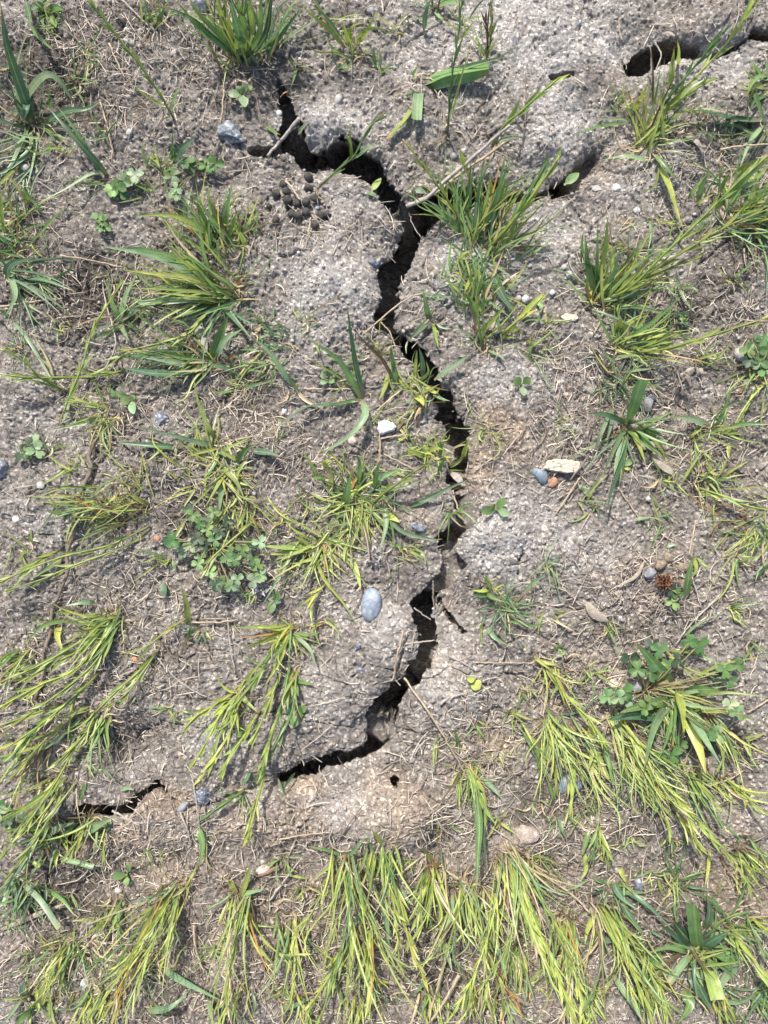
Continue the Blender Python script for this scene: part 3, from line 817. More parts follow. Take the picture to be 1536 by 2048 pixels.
tuft('slender branching shoot right of the crack and below the leafy patch', (962, 695), '''
=y8 964,698 958,650 952,600 962,550 @34
=g7 966,696 966,640 968,590 980,560 @32
y12 960,665 985,640 1010,612 @20
g10 960,650 940,600 925,585 @18
y8 957,640 942,610 948,590 @12
p8 950,600 935,605 915,595 @10
b5 960,690 945,630 932,600 @14
p9 975,700 1000,712 1010,722 @4
*g5 -90 60 40 80 7''', dead=7)
tuft('lime shoot with paired leaves between the white pebbles in the right middle', (1005, 668), '''
=l12 1000,672 1030,645 1055,625 1085,592 @22
l14 1040,640 1060,612 1085,585 @14
g12 1075,600 1082,612 1080,625 @5
y9 1012,662 1030,660 1045,662 @6
*l3 -30 40 24 40 8''', 'shoot', 'grass_shoot', 'single shoots on the soil', dead=3)
tuft('small forked blade right of the crack just above its narrow middle', (862, 640), '''
g13 858,640 852,610 846,578 @14
p15 858,640 838,660 816,682 @8
y10 866,645 872,675 877,697 @6
p5 870,645 885,655 905,658 @4
*s4 0 160 16 34 3
p5 815,682 812,695 813,708 @3''', 'grass leaf', dead=4)
tuft('three long smooth blades forking left of the crack', (726, 800), '''
d16 728,798 712,730 702,670 694,608 @34
g15 722,798 695,745 665,710 605,672 @26
p17 724,800 730,830 700,870 640,910 @14 ~
d10 720,802 680,808 640,810 600,820 512,888 @10
g8 722,798 690,804 640,815 @8
p6 700,770 685,730 640,705 @14
y7 630,685 635,695 640,710 @10''', dead=3)
tuft('long bluish blade crossing the litter left of the forked three-blade plant', (590, 775), '''
p12 592,778 560,735 535,700 510,680 @26
s8 592,778 610,800 640,815 @4
g8 600,790 585,765 575,748 @10''', 'grass leaf', dead=2)
tuft('straggly clump overhanging the left edge of the crack above the white stone', (835, 780), '''
g14 795,765 785,720 782,690 @20
b8 790,765 765,720 735,690 705,655 @34
d14 846,755 844,720 838,695 @16
y8 828,760 832,720 834,700 @18
l8 836,765 856,745 852,722 @14
y14 778,745 768,780 758,800 @8
p13 868,760 895,740 925,720 935,708 @16
p9 866,790 885,798 900,802 @6
l14 830,790 842,800 848,812 @8
g13 790,770 788,735 782,720 @14
l8 845,770 870,785 880,775 @12
o7 845,810 835,825 828,840 @4
y6 835,790 860,778 880,768 @10
*y10 180 70 24 60 6 14
*g9 0 120 24 50 8 14
*p5 90 80 20 40 6 12''', dead=10, r=16)
tuft('lime tangle at the left lip of the crack beside the pocket', (862, 905), '''
l11 850,915 830,905 812,900 @12
l10 855,905 870,895 888,900 @14
g9 880,915 882,895 880,880 @16
l12 925,915 932,895 938,875 @20
y8 900,935 920,920 926,905 @14
y6 895,942 910,940 930,942 @6
g12 878,950 882,930 892,915 @12
*l14 -60 110 16 42 7 14
*y9 120 80 20 44 6 12
*g7 0 120 20 40 7 12''', dead=6)
tuft('wide radial clump in the middle of the photograph left of the crack', (715, 995), '''
g18 690,1015 694,985 702,945 @22
l17 660,985 662,955 658,935 @14
l13 655,940 650,925 664,920 @12
g12 650,955 640,955 617,956 @10
y10 640,960 620,925 605,900 @10
g14 752,980 752,950 760,920 @18
p13 740,965 770,950 800,938 @14
=y12 740,1010 770,985 805,960 848,930 @26
d12 812,1015 850,1000 890,980 938,958 @10
y8 620,985 650,1000 690,1005 @8
d10 770,1020 800,1060 860,1078 885,1078 @8
p13 768,1010 772,1050 760,1100 @8
g9 776,1020 785,1060 790,1105 @8
y9 730,1020 715,1060 700,1100 @6
g13 715,970 720,930 712,905 @20
l16 770,1030 785,1035 800,1045 @6
o7 700,985 708,960 700,950 @10
*y16 180 100 30 80 6 14
*g16 0 160 30 80 8 16
*y12 90 80 30 70 6 16
*d6 -80 60 30 70 8 12''', dead=14, r=22)
tuft('small yellow-green wisps on the warm soil right of the crack pocket', (975, 860), '''
y5 965,855 958,875 975,890 @6
y4 985,860 1000,900 975,925 @6
*y7 60 160 20 50 3.5 8
*s6 0 180 20 50 3 10''', dead=4)
# left side
tuft('large left clump with a yellow-tipped blade pointing at the left edge', (452, 592), '''
l15 440,590 390,560 310,548 248,540 @38
p17 430,585 380,545 300,510 200,492 @42
g14 435,580 360,520 290,500 255,495 @36
y13 440,585 400,540 360,525 300,520 @30
p14 440,590 360,600 280,605 265,585 @16 ~
g16 430,600 390,620 335,640 @12
p11 425,605 390,630 345,650 @8
l12 435,575 400,545 360,540 @24
=y9 425,610 395,650 360,675 240,705 @14
p9 380,665 340,690 290,700 @8
d15 440,605 470,640 505,680 @10
d8 460,620 490,640 530,655 @10
l10 445,590 420,565 395,535 @20
*g14 195 35 80 160 11 12
*y10 205 30 60 130 9 12
*d7 170 30 60 110 11 10
*o3 -60 60 30 50 5''', dead=10, r=14)
tuft('upright clump behind the large left clump, tips pointing up and left', (438, 492), '''
y13 430,480 395,450 340,430 262,432 @40
g12 432,475 410,440 395,410 370,395 @32
y11 436,470 430,430 420,400 415,360 @36
p13 368,440 372,410 385,370 @16 ~
g12 450,470 455,420 465,358 @36
y10 455,480 468,440 480,420 @22
p12 440,460 452,410 472,380 @30
b8 460,490 440,440 425,405 @26
l9 432,470 440,450 455,450 @14
*g14 -110 35 60 110 9 14
*y9 -90 35 50 100 8 14
*d6 -140 30 50 90 9 12''', dead=9, r=14)
tuft('thin dry-tipped blades standing between the two left clumps', (470, 560), '''
s5 470,600 500,598 530,600 @5
*b6 -80 60 30 60 5 10
*g6 -30 50 30 56 5 10
o8 470,575 478,560 485,550 @6''', dead=6)
tuft('blue-green sprig at the left clump beneath its long stalk', (242, 645), '''
p15 238,640 252,590 275,545 @16
g11 240,640 222,600 214,560 @14
p14 240,645 248,662 258,682 @8
d12 248,640 270,655 285,662 @8
d10 236,648 205,655 172,682 @8
g14 244,630 250,615 244,605 @10
g9 238,650 220,665 175,680 @5
*d6 -90 70 24 60 9''', dead=3)
tuft('large fan of flat blades left of centre with one pair pointing up', (415, 728), '''
g19 422,720 440,670 455,630 @24
p13 430,720 450,680 490,655 @22
d19 412,735 350,745 300,745 245,735 @16
p14 400,738 330,720 250,708 @12
=y9 405,722 330,715 260,705 200,745 @12
y8 250,745 215,745 180,735 @10
=y8 250,740 210,750 182,748 @10
y12 388,712 360,708 325,706 @8
d10 420,730 450,735 480,752 @8
o9 455,720 465,712 475,715 @8
*g8 180 50 50 100 10 10
*y5 -60 60 30 60 7 10''', dead=8, r=12)
tuft('small fine green clump on dark soil right of the flat-bladed fan', (478, 765), '''
g10 475,778 440,785 415,776 @8
p9 480,780 510,770 545,762 @10
g8 485,755 500,740 530,745 @10
d8 470,760 462,735 466,720 @12
*g9 -60 100 20 50 7 10
*s5 90 120 20 50 4''', dead=7)
tuft('dark grassy patch in shade at the upper right of the flat-bladed fan', (510, 655), '''
*d14 -90 120 16 44 7 22
*k8 0 180 14 36 7 22
p8 512,680 535,670 560,675 @5''', dead=4)
tuft('long drooping bluish blades spreading from the left edge', (18, 545), '''
p14 18,545 30,590 12,630 @20
d17 10,560 20,530 66,515 @18
p12 40,560 90,590 148,632 @10
d11 45,555 90,560 148,582 @12
p9 10,632 50,670 95,745 108,765 @8
g9 20,640 8,625 -5,620 @6
d14 12,540 0,510 -10,490 @20
p8 38,590 60,612 90,630 @5
*d8 20 60 50 110 9 12
*p5 60 40 50 90 8 12''', dead=6)
tuft('yellow-green clump on the left edge above the bluish blades', (22, 440), '''
*g12 -90 60 40 90 7 16
*y12 0 140 26 60 6 18
l11 62,410 40,380 12,348 @22
g8 90,430 60,395 40,370 @16
*d6 180 60 30 60 8 14
y13 8,470 4,430 2,385 @24''', dead=8, r=20)
tuft('twin yellow-tipped stalks pointing left from the left-middle soil', (118, 778), '''
=y8 122,778 80,755 45,720 4,695 @34
=y10 190,755 120,755 60,755 -4,748 @22
y7 128,782 90,768 50,758 @14
y6 130,780 80,765 30,752 @18
s4 112,750 85,720 55,700 @8
s6 108,765 95,720 60,660 @6''', 'seed stalk', 'grass_stalk', dead=5)
tuft('thin stalk arching up beside the twin stalks to the left clump', (130, 848), '''
=y8 118,850 140,790 165,730 185,660 215,610 248,560 @26
p10 140,800 132,830 120,852 @6''', 'seed stalk', 'grass_stalk', dead=2)
tuft('low brownish tangled tuft in the left middle', (205, 825), '''
=y8 215,818 180,808 142,800 @10
y7 205,835 170,838 130,836 @8
g8 200,838 150,850 92,862 @6
g7 215,810 195,780 190,760 @12
*y10 180 80 24 60 5 12
*b8 -160 90 24 60 5 14
*g7 60 90 24 60 5 12
y7 205,850 205,880 225,915 @4''', dead=16, r=22)
tuft('bent green blade with pale underside pointing down right in the left middle', (435, 892), '''
p13 430,890 400,885 350,872 275,852 @14
y11 432,880 415,850 395,800 387,755 @26
d13 360,895 300,890 235,885 @8
g18 438,900 446,905 452,915 @6
g9 440,905 425,935 408,955 @6
y8 440,895 400,905 370,915 @8
*g6 30 80 30 60 8''', dead=5)
tuft('tangle of crossing blades above the round-leaved clover patch', (455, 945), '''
y11 450,945 430,980 410,1015 @14
p14 446,960 440,1000 438,1030 @12
g13 470,930 490,900 512,888 @16
d15 500,900 535,905 560,912 @10
y14 440,930 470,960 490,1000 @10
y9 480,925 450,900 500,880 @12
=y8 435,945 470,985 520,1015 @12
l9 425,935 410,960 412,985 @8
y7 500,910 475,950 480,1000 @6
*y10 80 90 30 80 7 14
*g8 -20 90 30 70 8 14''', dead=8)
tuft('pale stems lying over the clover patch and pointing down left', (508, 1042), '''
=y11 512,1038 470,1075 430,1110 408,1140 @16
y10 450,1020 430,1045 415,1062 @10
=y8 455,1015 425,1045 395,1078 @14
p12 432,1044 425,1065 422,1095 @8
p10 445,1040 400,1038 355,1040 @10
y9 370,1042 352,1070 336,1100 @8
y9 490,1020 478,1045 470,1062 @8''', 'grass stems', 'grass_stalk', dead=3)
tuft('yellow-green spray running down left at the left edge', (260, 1030), '''
=y9 300,1052 220,1090 120,1115 30,1150 -10,1170 @30
=y8 290,1075 220,1105 150,1130 80,1160 0,1185 @26
=y8 250,1035 180,1035 130,1030 100,1000 @18
=g8 240,1020 180,1015 110,1030 @16
y8 90,1120 50,1150 0,1205 @12
g9 120,1120 90,1140 60,1160 @10
=y9 120,1100 80,1120 40,1150 @14
*y9 190 40 50 100 7 16
*g8 170 40 40 90 7 16
*b6 180 60 40 90 5 20''', dead=12, r=26)
tuft('brown-green wispy tuft above the long twig at left', (245, 985), '''
*b9 -150 80 30 70 5 18
*y10 190 70 30 80 6 16
*g8 -90 80 24 50 6 16
y10 300,1010 280,1000 262,985 @8''', dead=12, r=20)
tuft('large drooping clump at left whose stems run to the left edge', (225, 1240), '''
=y11 215,1250 150,1290 80,1330 0,1365 @36
=y11 212,1262 160,1300 100,1330 30,1370 @30
=l10 225,1250 190,1300 140,1345 80,1370 -10,1420 @30
=y10 228,1252 200,1310 170,1345 120,1385 0,1470 @30
p12 190,1205 165,1205 128,1212 @10
y13 150,1222 125,1224 105,1226 @6
l14 118,1250 115,1275 128,1310 @10
g11 140,1240 90,1250 45,1290 @12
y9 228,1255 215,1300 192,1340 @12
*y12 150 30 60 150 8 12
*g10 140 40 50 120 8 12
*l7 130 30 60 120 7 12
*b6 -90 90 24 50 4 14''', dead=18, r=24)
tuft('long pale-tipped stems crossing below the big drooping left clump', (305, 1310), '''
=y11 308,1312 270,1350 230,1385 195,1420 @26
=y9 320,1295 285,1345 255,1385 215,1415 @26
=y8 380,1232 330,1265 290,1295 240,1308 @18
=y11 200,1345 140,1400 80,1450 0,1505 @30
=g9 190,1360 130,1410 70,1460 10,1530 @26
y10 145,1400 138,1450 135,1495 @10
=y10 120,1410 60,1430 -10,1455 @22''', dead=5)
tuft('upright leaning blade with brown base near the drooping stems', (372, 1290), '''
y14 378,1250 372,1205 362,1170 @22
b6 360,1310 372,1280 380,1250 @6
g8 375,1280 380,1265 384,1245 @6''', 'grass leaf', dead=1)
tuft('green down-pointing clump under the drooping left stems', (200, 1430), '''
p10 205,1430 185,1480 180,1560 @10
=y10 195,1440 150,1490 110,1530 @16
d12 205,1430 215,1470 218,1520 @10
=y9 150,1435 90,1480 20,1560 @22
p9 180,1420 100,1490 60,1500 @10
=y9 170,1450 120,1550 60,1640 0,1720 @26
*g9 110 40 50 110 8 12
*y6 140 30 50 110 8 12
*d5 80 60 30 70 8 10''', dead=8)
tuft('yellow clump hanging over the pale slab left of the lower crack', (470, 1390), '''
=l10 470,1385 430,1410 395,1430 365,1462 @20
=l10 472,1390 440,1430 420,1470 380,1540 @24
=y9 474,1392 455,1440 430,1490 425,1540 @20
=l10 478,1392 470,1440 440,1500 400,1560 @22
y11 480,1388 495,1405 515,1425 @10
y9 478,1380 500,1350 535,1310 @16
=y9 505,1340 485,1370 470,1400 @10
g14 465,1400 440,1420 430,1430 @8
=y10 520,1420 490,1470 460,1510 440,1560 @20
*y8 110 40 60 110 8 10
*l5 130 30 50 90 8 10''', dead=6)
tuft('green clump below the flat fan, left of the blue-grey pebble', (580, 1262), '''
y10 575,1250 520,1255 455,1255 @12
y11 572,1260 530,1280 480,1300 @12
g12 570,1265 545,1300 520,1340 @12
p10 590,1270 620,1300 632,1338 @10
l10 575,1270 560,1320 530,1370 @12
g9 590,1265 620,1270 645,1262 @10
=y9 560,1285 530,1330 495,1380 460,1420 @16
=g9 580,1330 570,1380 555,1440 @14
*y13 150 50 40 90 8 12
*g10 90 70 40 80 8 12
*l6 170 30 40 80 7 10''', dead=12, r=18)
tuft('leafy shoot hanging straight down left of the oval seedling', (592, 1340), '''
=g12 592,1345 590,1390 578,1440 545,1500 @20
=y10 590,1350 570,1400 550,1450 520,1540 @18
=y11 560,1350 540,1400 520,1450 500,1490 @18
g9 592,1362 608,1365 632,1370 @6
=g10 578,1430 555,1480 530,1530 510,1560 @14
=l10 540,1480 525,1560 510,1620 495,1680 @20
*y5 105 25 60 120 8 8''', dead=4)
tuft('bushy clump with long yellow stems, between clover patch and blue-grey pebble', (630, 1090), '''
y15 620,1092 570,1095 510,1090 @14
y12 615,1095 570,1105 515,1110 @10
p11 585,1105 560,1150 525,1210 @12
y14 640,1085 660,1085 672,1085 @8
l9 625,1100 650,1160 690,1210 712,1248 @10
y9 668,1105 660,1130 645,1145 @8
y9 625,1095 605,1080 585,1070 @10
l13 700,1110 715,1150 722,1182 @8
l9 700,1080 690,1100 688,1125 @8
=l8 650,1170 630,1190 620,1218 @8
*y12 160 60 40 90 8 12
*g10 60 90 30 70 7 12
*l6 100 60 30 70 6 12''', dead=12, r=16)
tuft('short wispy clump between the central clump and the crack', (810, 1100), '''
g8 812,1095 790,1090 770,1080 @8
y7 815,1100 835,1110 855,1120 @6
y6 820,1095 845,1105 852,1130 @6
*g8 30 70 24 50 5 8
*s6 0 170 20 40 3''', dead=5)
# lower right
tuft('dark fine-bladed tuft right of the lower crack', (1012, 1215), '''
*d16 -60 110 30 70 6 14
*d16 80 90 40 85 6 14
*k10 0 180 24 50 7 16
p9 1045,1185 1075,1160 1092,1145 @10
g12 975,1185 985,1195 1010,1205 @8
p12 975,1255 990,1275 1015,1290 @8
y7 965,1240 962,1270 968,1300 @4
p7 1015,1220 1060,1210 1105,1205 @8
g6 1010,1240 1060,1250 1095,1248 @8''', dead=6)
tuft('small lime spray at the upper left of the dark fine tuft', (985, 1180), '''
l9 980,1180 960,1182 945,1180 @8
g14 978,1188 958,1190 945,1188 @6
y8 985,1178 975,1160 970,1150 @8
g11 990,1182 975,1165 965,1150 @10
*l4 0 90 20 44 6''', dead=3)
tuft('long pale stem clump hanging down at the lower right, left of the big clump', (1095, 1330), '''
=l10 1100,1338 1140,1400 1180,1440 1215,1500 @20
=y11 1062,1310 1085,1325 1105,1345 @8
y8 1105,1340 1115,1365 1100,1400 @8
g11 1100,1345 1115,1370 1110,1385 @6
=y9 1040,1440 1065,1480 1090,1520 @12
=g9 1035,1450 1070,1500 1110,1600 @14
*y9 70 50 40 90 7 14
*l5 60 30 60 110 7 12''', dead=14, r=22)
tuft('thick mop of fine yellow-green blades at the lower right', (1115, 1445), '''
*y30 80 40 60 150 6 22
*g18 75 40 60 130 7 22
*d8 60 50 50 110 9 20
*l10 70 30 70 140 6 20
l14 1180,1440 1185,1500 1175,1545 @14
g14 1190,1450 1215,1510 1225,1570 @16
l16 1185,1490 1210,1545 1225,1560 @10''', dead=18, r=30)
tuft('broad-bladed clump at the lower right with wide pale drooping leaves', (1345, 1392), '''
g28 1342,1372 1310,1330 1272,1285 @24
s8 1345,1380 1310,1330 1270,1285 @12
l24 1355,1370 1364,1420 1368,1466 @36
p26 1338,1405 1308,1455 1288,1538 @36
p24 1372,1412 1405,1470 1444,1532 @36
g24 1370,1388 1400,1380 1440,1380 @26
d25 1335,1432 1270,1428 1215,1440 @22
g20 1345,1400 1290,1410 1240,1425 @24
l20 1366,1420 1396,1490 1412,1548 @30
y9 1370,1410 1420,1420 1470,1430 @14
=y12 1385,1420 1430,1420 1490,1430 @18
y8 1400,1390 1460,1385 1540,1395 @20
y7 1380,1360 1440,1330 1540,1310 @12
g7 1360,1300 1400,1310 1480,1345 @10
=y8 1330,1300 1370,1335 1420,1350 @12
y6 1335,1300 1380,1305 1420,1310 @8
d17 1340,1440 1350,1490 1370,1530 @12
y9 1310,1340 1340,1380 1380,1400 @10
*g12 80 60 50 110 9 18
*y10 30 60 50 120 8 18
*p5 70 70 60 130 16 10 @30
*l6 100 50 50 100 8 16
*d8 120 60 40 80 12 16''', dead=12, r=20)
tuft('second long fringe of yellow-green stems below the broad-bladed clump', (1260, 1490), '''
=y9 1250,1500 1290,1560 1340,1600 1400,1640 @30
=l9 1270,1500 1320,1560 1370,1620 1400,1700 @34
=y9 1290,1510 1340,1580 1400,1650 1440,1700 @34
=y9 1270,1490 1300,1560 1330,1630 1340,1660 @26
*y26 60 25 90 180 6 26
*g16 55 25 80 160 7 26
*l8 50 20 90 170 6 24
*d8 70 30 70 130 8 22
p11 1300,1540 1260,1590 1215,1630 @14
p10 1310,1550 1320,1600 1300,1640 @12''', dead=14, r=30)
tuft('sparse stems at the right end of the long fringe', (1375, 1545), '''
=y9 1380,1545 1410,1580 1435,1615 @16
g9 1380,1540 1400,1580 1430,1612 @14
=l9 1340,1600 1375,1660 1400,1710 @22
y7 1435,1614 1470,1595 1515,1560 @12
=g7 1390,1580 1440,1640 1490,1690 @18
*g8 50 30 60 130 7 16
*y6 60 20 60 130 6 16''', dead=5)
tuft('long thin arching stalk with seed knots near the right edge, bottom', (1415, 1670), '''
=y7 1400,1640 1440,1690 1480,1740 1520,1805 @26
o9 1440,1700 1448,1712 1455,1722 @10
g6 1415,1650 1390,1610 1360,1590 @10''', 'seed stalk', 'grass_stalk', dead=3)
tuft('narrow clump with one wide long blade running down beneath the lower crack', (938, 1535), '''
g17 945,1560 958,1640 955,1720 952,1790 @26
d13 958,1600 968,1680 972,1760 @20
=y10 935,1535 955,1575 975,1640 @16
y14 955,1575 968,1600 975,1655 @10
p12 965,1555 985,1575 1005,1598 @8
l11 940,1550 965,1580 975,1630 @10
g11 918,1500 915,1480 908,1455 @12
*g14 90 30 40 90 8 12
*y9 80 30 40 90 7 12
*g6 160 50 30 60 4 10
*d6 0 60 30 60 5 10''', dead=12, r=14)
tuft('small dark sprig left of the grey-blue flat stone, bottom right', (1120, 1640), '''
d12 1115,1630 1122,1655 1135,1682 @8
g11 1112,1632 1100,1640 1085,1636 @6
p7 1130,1650 1145,1640 1160,1625 @6
*d6 90 80 20 44 6''', 'grass leaf', dead=3)
tuft('lone wide blade hanging over the grey-blue flat stone', (1138, 1505), '''
l14 1142,1500 1146,1560 1140,1636 @14
=y9 1105,1510 1112,1550 1112,1592 @8
l9 1112,1570 1110,1585 1115,1592 @6
y6 1125,1540 1112,1560 1102,1570 @6''', 'grass leaf', dead=2)
tuft('thin green stems with leaves between the flat stone and blue glassy pebble', (1185, 1690), '''
=y10 1196,1650 1206,1680 1218,1722 @14
g12 1180,1655 1170,1690 1165,1710 @8
l10 1168,1700 1172,1740 1160,1760 @8
=g9 1195,1650 1190,1690 1180,1720 @10
p6 1175,1760 1150,1775 1135,1780 @4
y6 1160,1765 1145,1790 1110,1800 @4
*g7 -60 110 24 50 6''', dead=5)
tuft('dark leafy cluster touching the blue glassy pebble', (1235, 1775), '''
d17 1228,1760 1240,1790 1275,1820 @10
d15 1232,1770 1260,1785 1300,1815 1355,1870 @12
d15 1240,1800 1265,1840 1290,1870 @8
l13 1238,1730 1245,1750 1252,1765 @8
l9 1195,1700 1205,1720 1220,1725 @6
d13 1215,1780 1195,1785 1178,1790 @6
g17 1250,1830 1240,1840 1245,1855 @8
*d13 90 120 24 60 9 14
*g9 20 80 30 60 8 12''', dead=5)
tuft('thin-bladed green spray above the broad bottom-right plant', (1352, 1762), '''
g6 1355,1765 1335,1720 1323,1680 @12
y7 1325,1790 1318,1765 1315,1755 @8
g6 1350,1765 1400,1752 1445,1750 @8
p6 1352,1768 1400,1790 1440,1800 @8
g6 1352,1770 1350,1830 1370,1880 @8
d7 1370,1770 1390,1775 1440,1780 @8
l8 1420,1695 1416,1740 1410,1770 @10
*g12 60 110 40 90 4.5 14
*d10 -30 120 30 80 5 14''', dead=6)
tuft('broad dark plant at the bottom right with square-cut upright blades', (1394, 1908), '''
g26 1396,1900 1390,1860 1385,1812 @34 #
d22 1402,1900 1430,1880 1460,1862 @22
y28 1412,1920 1425,1960 1436,2000 @22 #
p15 1380,1910 1360,1935 1338,1965 @14 #
p24 1490,1920 1450,1955 1425,2010 @20
d20 1385,1900 1350,1870 1320,1850 @16
k20 1390,1895 1360,1860 1345,1840 @16
d17 1410,1860 1420,1830 1415,1790 @20
g13 1380,1905 1340,1895 1300,1905 @12
p13 1430,2002 1480,2005 1510,1990 @14
d24 1380,1940 1400,1980 1430,2030 @16
g22 1365,1980 1380,2010 1355,2048 @14
y13 1400,1930 1420,1930 1480,1925 @12
g22 1480,1910 1450,1915 1430,1912 @10
*d12 60 110 50 110 14 16
*g9 20 80 50 100 12 14
*k6 -90 80 40 80 12 12''', 'broad grass', dead=6)
tuft('yellow stems leaning right at the bottom right edge', (1458, 1850), '''
=y13 1462,1858 1490,1900 1520,1940 1560,1980 @30
=g9 1460,1850 1440,1820 1420,1800 @12
y10 1420,1890 1400,1910 1380,1930 @8
g8 1455,1845 1480,1800 1510,1730 @18
=g8 1490,1820 1510,1870 1545,1930 @20
=y8 1500,1830 1530,1860 1560,1900 @18
*g14 40 60 50 110 7 18
*d8 20 60 50 100 8 16
*y8 10 50 40 90 6 16
p9 1460,1975 1500,1980 1540,1975 @8''', dead=6)
tuft('mat of blades in the bottom right corner', (1520, 1990), '''
*d14 60 120 40 90 8 22
*g14 30 120 40 80 8 24
*p6 -30 90 40 80 8 20
*y6 60 100 40 80 6 20''', dead=3)
# the bottom rows of hanging yellow-green clumps
BG = 'yellow-green clumps hanging along the bottom of the picture'
def hang(label, root, dx, L, n, specs='', ny=1.0):
    """a clump of stems hanging down the slope of the view: n shoots and n blades"""
    a = math.degrees(math.atan2(1.0, dx))
    s = f'''+y{max(1,int(n*.35))} {a} 12 {L*.55} {L} 5.5 11
+g{max(1,int(n*.25))} {a} 12 {L*.5} {L*.95} 5.5 16
*y{int(n*.55)+4} {a} 18 {L*.45} {L*1.12} 7.2 13
*l{max(2,n//3)} {a} 14 {L*.5} {L*1.1} 7.5 12
*g{int(n*.2)+3} {a} 24 {L*.3} {L*.95} 7.5 15
*d3 {a} 30 {L*.25} {L*.5} 9 20
*s5 {a} 40 {L*.2} {L*.7} 6 20
*b3 {a} 60 {L*.15} {L*.4} 6 20
''' + specs
    HANGING[0] = True; t = tuft(label, root, s, group=BG, dead=9, r=14); HANGING[0] = False; return t
hang('slanting clump at bottom left fanning down-left below the oval seedling', (352, 1775), -.62, 270, 9, '''
l13 350,1780 300,1850 260,1920 180,2040 @44
l12 358,1785 345,1850 325,1920 318,1950 @34
=y8 395,1730 375,1770 350,1790 @10
p14 290,2022 340,2015 384,1975 @16 ~
p16 325,1938 370,1965 440,2000 @20
g14 395,1650 405,1690 398,1735 @12''')
hang('clump with a pale forked top at the bottom, left of centre', (482, 1790), -.12, 250, 7, '''
l12 475,1790 460,1765 455,1765 @10
y13 480,1795 495,1755 500,1730 @14
p11 480,1790 500,1785 530,1778 @8
l14 470,1800 450,1820 435,1850 @12
p17 412,1990 420,2020 428,2060 @22''')
hang('thin sparse clump at the bottom between the forked-top clump and its tall neighbour', (585, 1838), .02, 200, 4, '''
l12 590,1825 588,1870 582,1900 @12
y8 440,1845 500,1850 560,1855 @6
y9 500,1880 530,1910 562,1945 @8
p14 558,2020 590,2010 625,1995 @10
=y7 600,1860 650,1910 690,1930 @10''')
hang('tall clump with a knotted top hanging at the bottom left of centre', (692, 1712), .0, 340, 9, '''
g7 690,1712 650,1700 615,1692 @6
y8 680,1715 650,1740 620,1765 @8
p9 690,1715 710,1700 740,1660 @14
l15 700,1830 705,1900 690,1990 @20
p17 740,1790 720,1830 690,1880 @14
=l10 690,1880 660,1950 600,2040 @24''')
hang('full clump rooted on the reddish crown at bottom centre', (768, 1698), .08, 150, 8, '''
y9 770,1695 755,1675 740,1655 @10
=l11 772,1720 800,1800 820,1890 850,1960 @36
=y10 768,1720 790,1820 800,1950 @32
g15 796,1775 810,1795 828,1812 @10
p13 762,1790 775,1860 776,1945 @20
l12 748,1700 745,1730 740,1762 @10''')
hang('lower mat of stems under the full bottom-centre clump', (730, 1860), -.05, 190, 8, '''
l16 740,1880 742,1960 730,2040 @22
=y9 700,1880 670,1950 640,2040 @20
d17 745,1940 735,1970 730,1985 @10''')
hang('short clump with a pinkish crown at the bottom, right of centre', (872, 1732), -.06, 190, 6, '''
o9 885,1735 870,1728 855,1732 @8
y9 870,1728 855,1708 845,1698 @8
=l10 862,1740 845,1790 832,1850 @20
p13 905,1790 900,1830 885,1870 @14
p15 885,1880 895,1910 905,1945 @14''')
hang('long clump descending from the pinkish straw joint, bottom right of centre', (932, 1768), .14, 270, 9, '''
y7 930,1770 880,1768 820,1768 @8
s6 930,1765 905,1750 885,1735 @6
p15 955,1830 980,1845 1002,1862 @12
p12 982,1870 1000,1910 1015,1965 @14
l13 925,1780 915,1830 908,1870 @14''')
hang('clump with dark shade under it just right of the wide long blade', (975, 1790), .16, 160, 5, '''
d10 985,1760 1000,1800 1010,1840 @12
y9 1010,1780 1012,1790 1010,1795 @6''')
hang('long diagonal clump below the pinkish clod at the bottom right', (1015, 1712), .33, 340, 10, '''
=l12 1015,1712 1040,1790 1060,1850 1105,1950 @50
=l12 1018,1715 1060,1820 1110,1940 1155,2050 @60
=y11 1022,1720 1075,1850 1125,1980 1150,2060 @58
l12 1010,1720 1012,1760 1010,1790 @12''')
hang('neat short clump at the upper right of the long diagonal clump', (1048, 1712), .4, 120, 6, '''
y7 1050,1712 1090,1715 1130,1740 @8
l9 1040,1720 1055,1760 1060,1800 @12''')
hang('leafy lime knot low in the bottom middle-right', (1020, 1885), .25, 110, 7, '''
l15 1040,1900 1050,1930 1055,1960 @14
g19 1010,1880 1020,1900 1040,1910 @12''')
hang('yellow fan with a round arched top at the bottom right', (1128, 1832), .2, 230, 9, '''
p15 1200,1885 1220,1880 1255,1878 @12
=l11 1110,1850 1150,1950 1170,2050 @36
l14 1125,1850 1135,1930 1140,2010 @28''')
hang('slanting clump between the yellow fan and the dark leafy cluster', (1205, 1815), .5, 250, 8, '''
=y11 1200,1810 1235,1850 1262,1875 @20
l12 1190,1830 1175,1860 1170,1890 @12
p15 1225,1950 1260,2000 1290,2050 @20
=l10 1215,1830 1260,1930 1310,2050 @36''')
hang('bottom-edge clump left of the broad dark plant', (1300, 1950), .3, 130, 8, '''
y8 1240,1990 1290,1975 1345,1960 @10
l12 1320,1960 1330,2010 1350,2050 @12''')
hang('bottom-edge clump in the gap right of the full centre clump', (960, 1960), .1, 110, 5)
hang('bottom-edge stems in the gap beneath the short pinkish-crown clump', (860, 1985), .02, 90, 3)
hang('sparse bottom-edge clump below the white stone at left', (225, 1985), -.25, 100, 4)
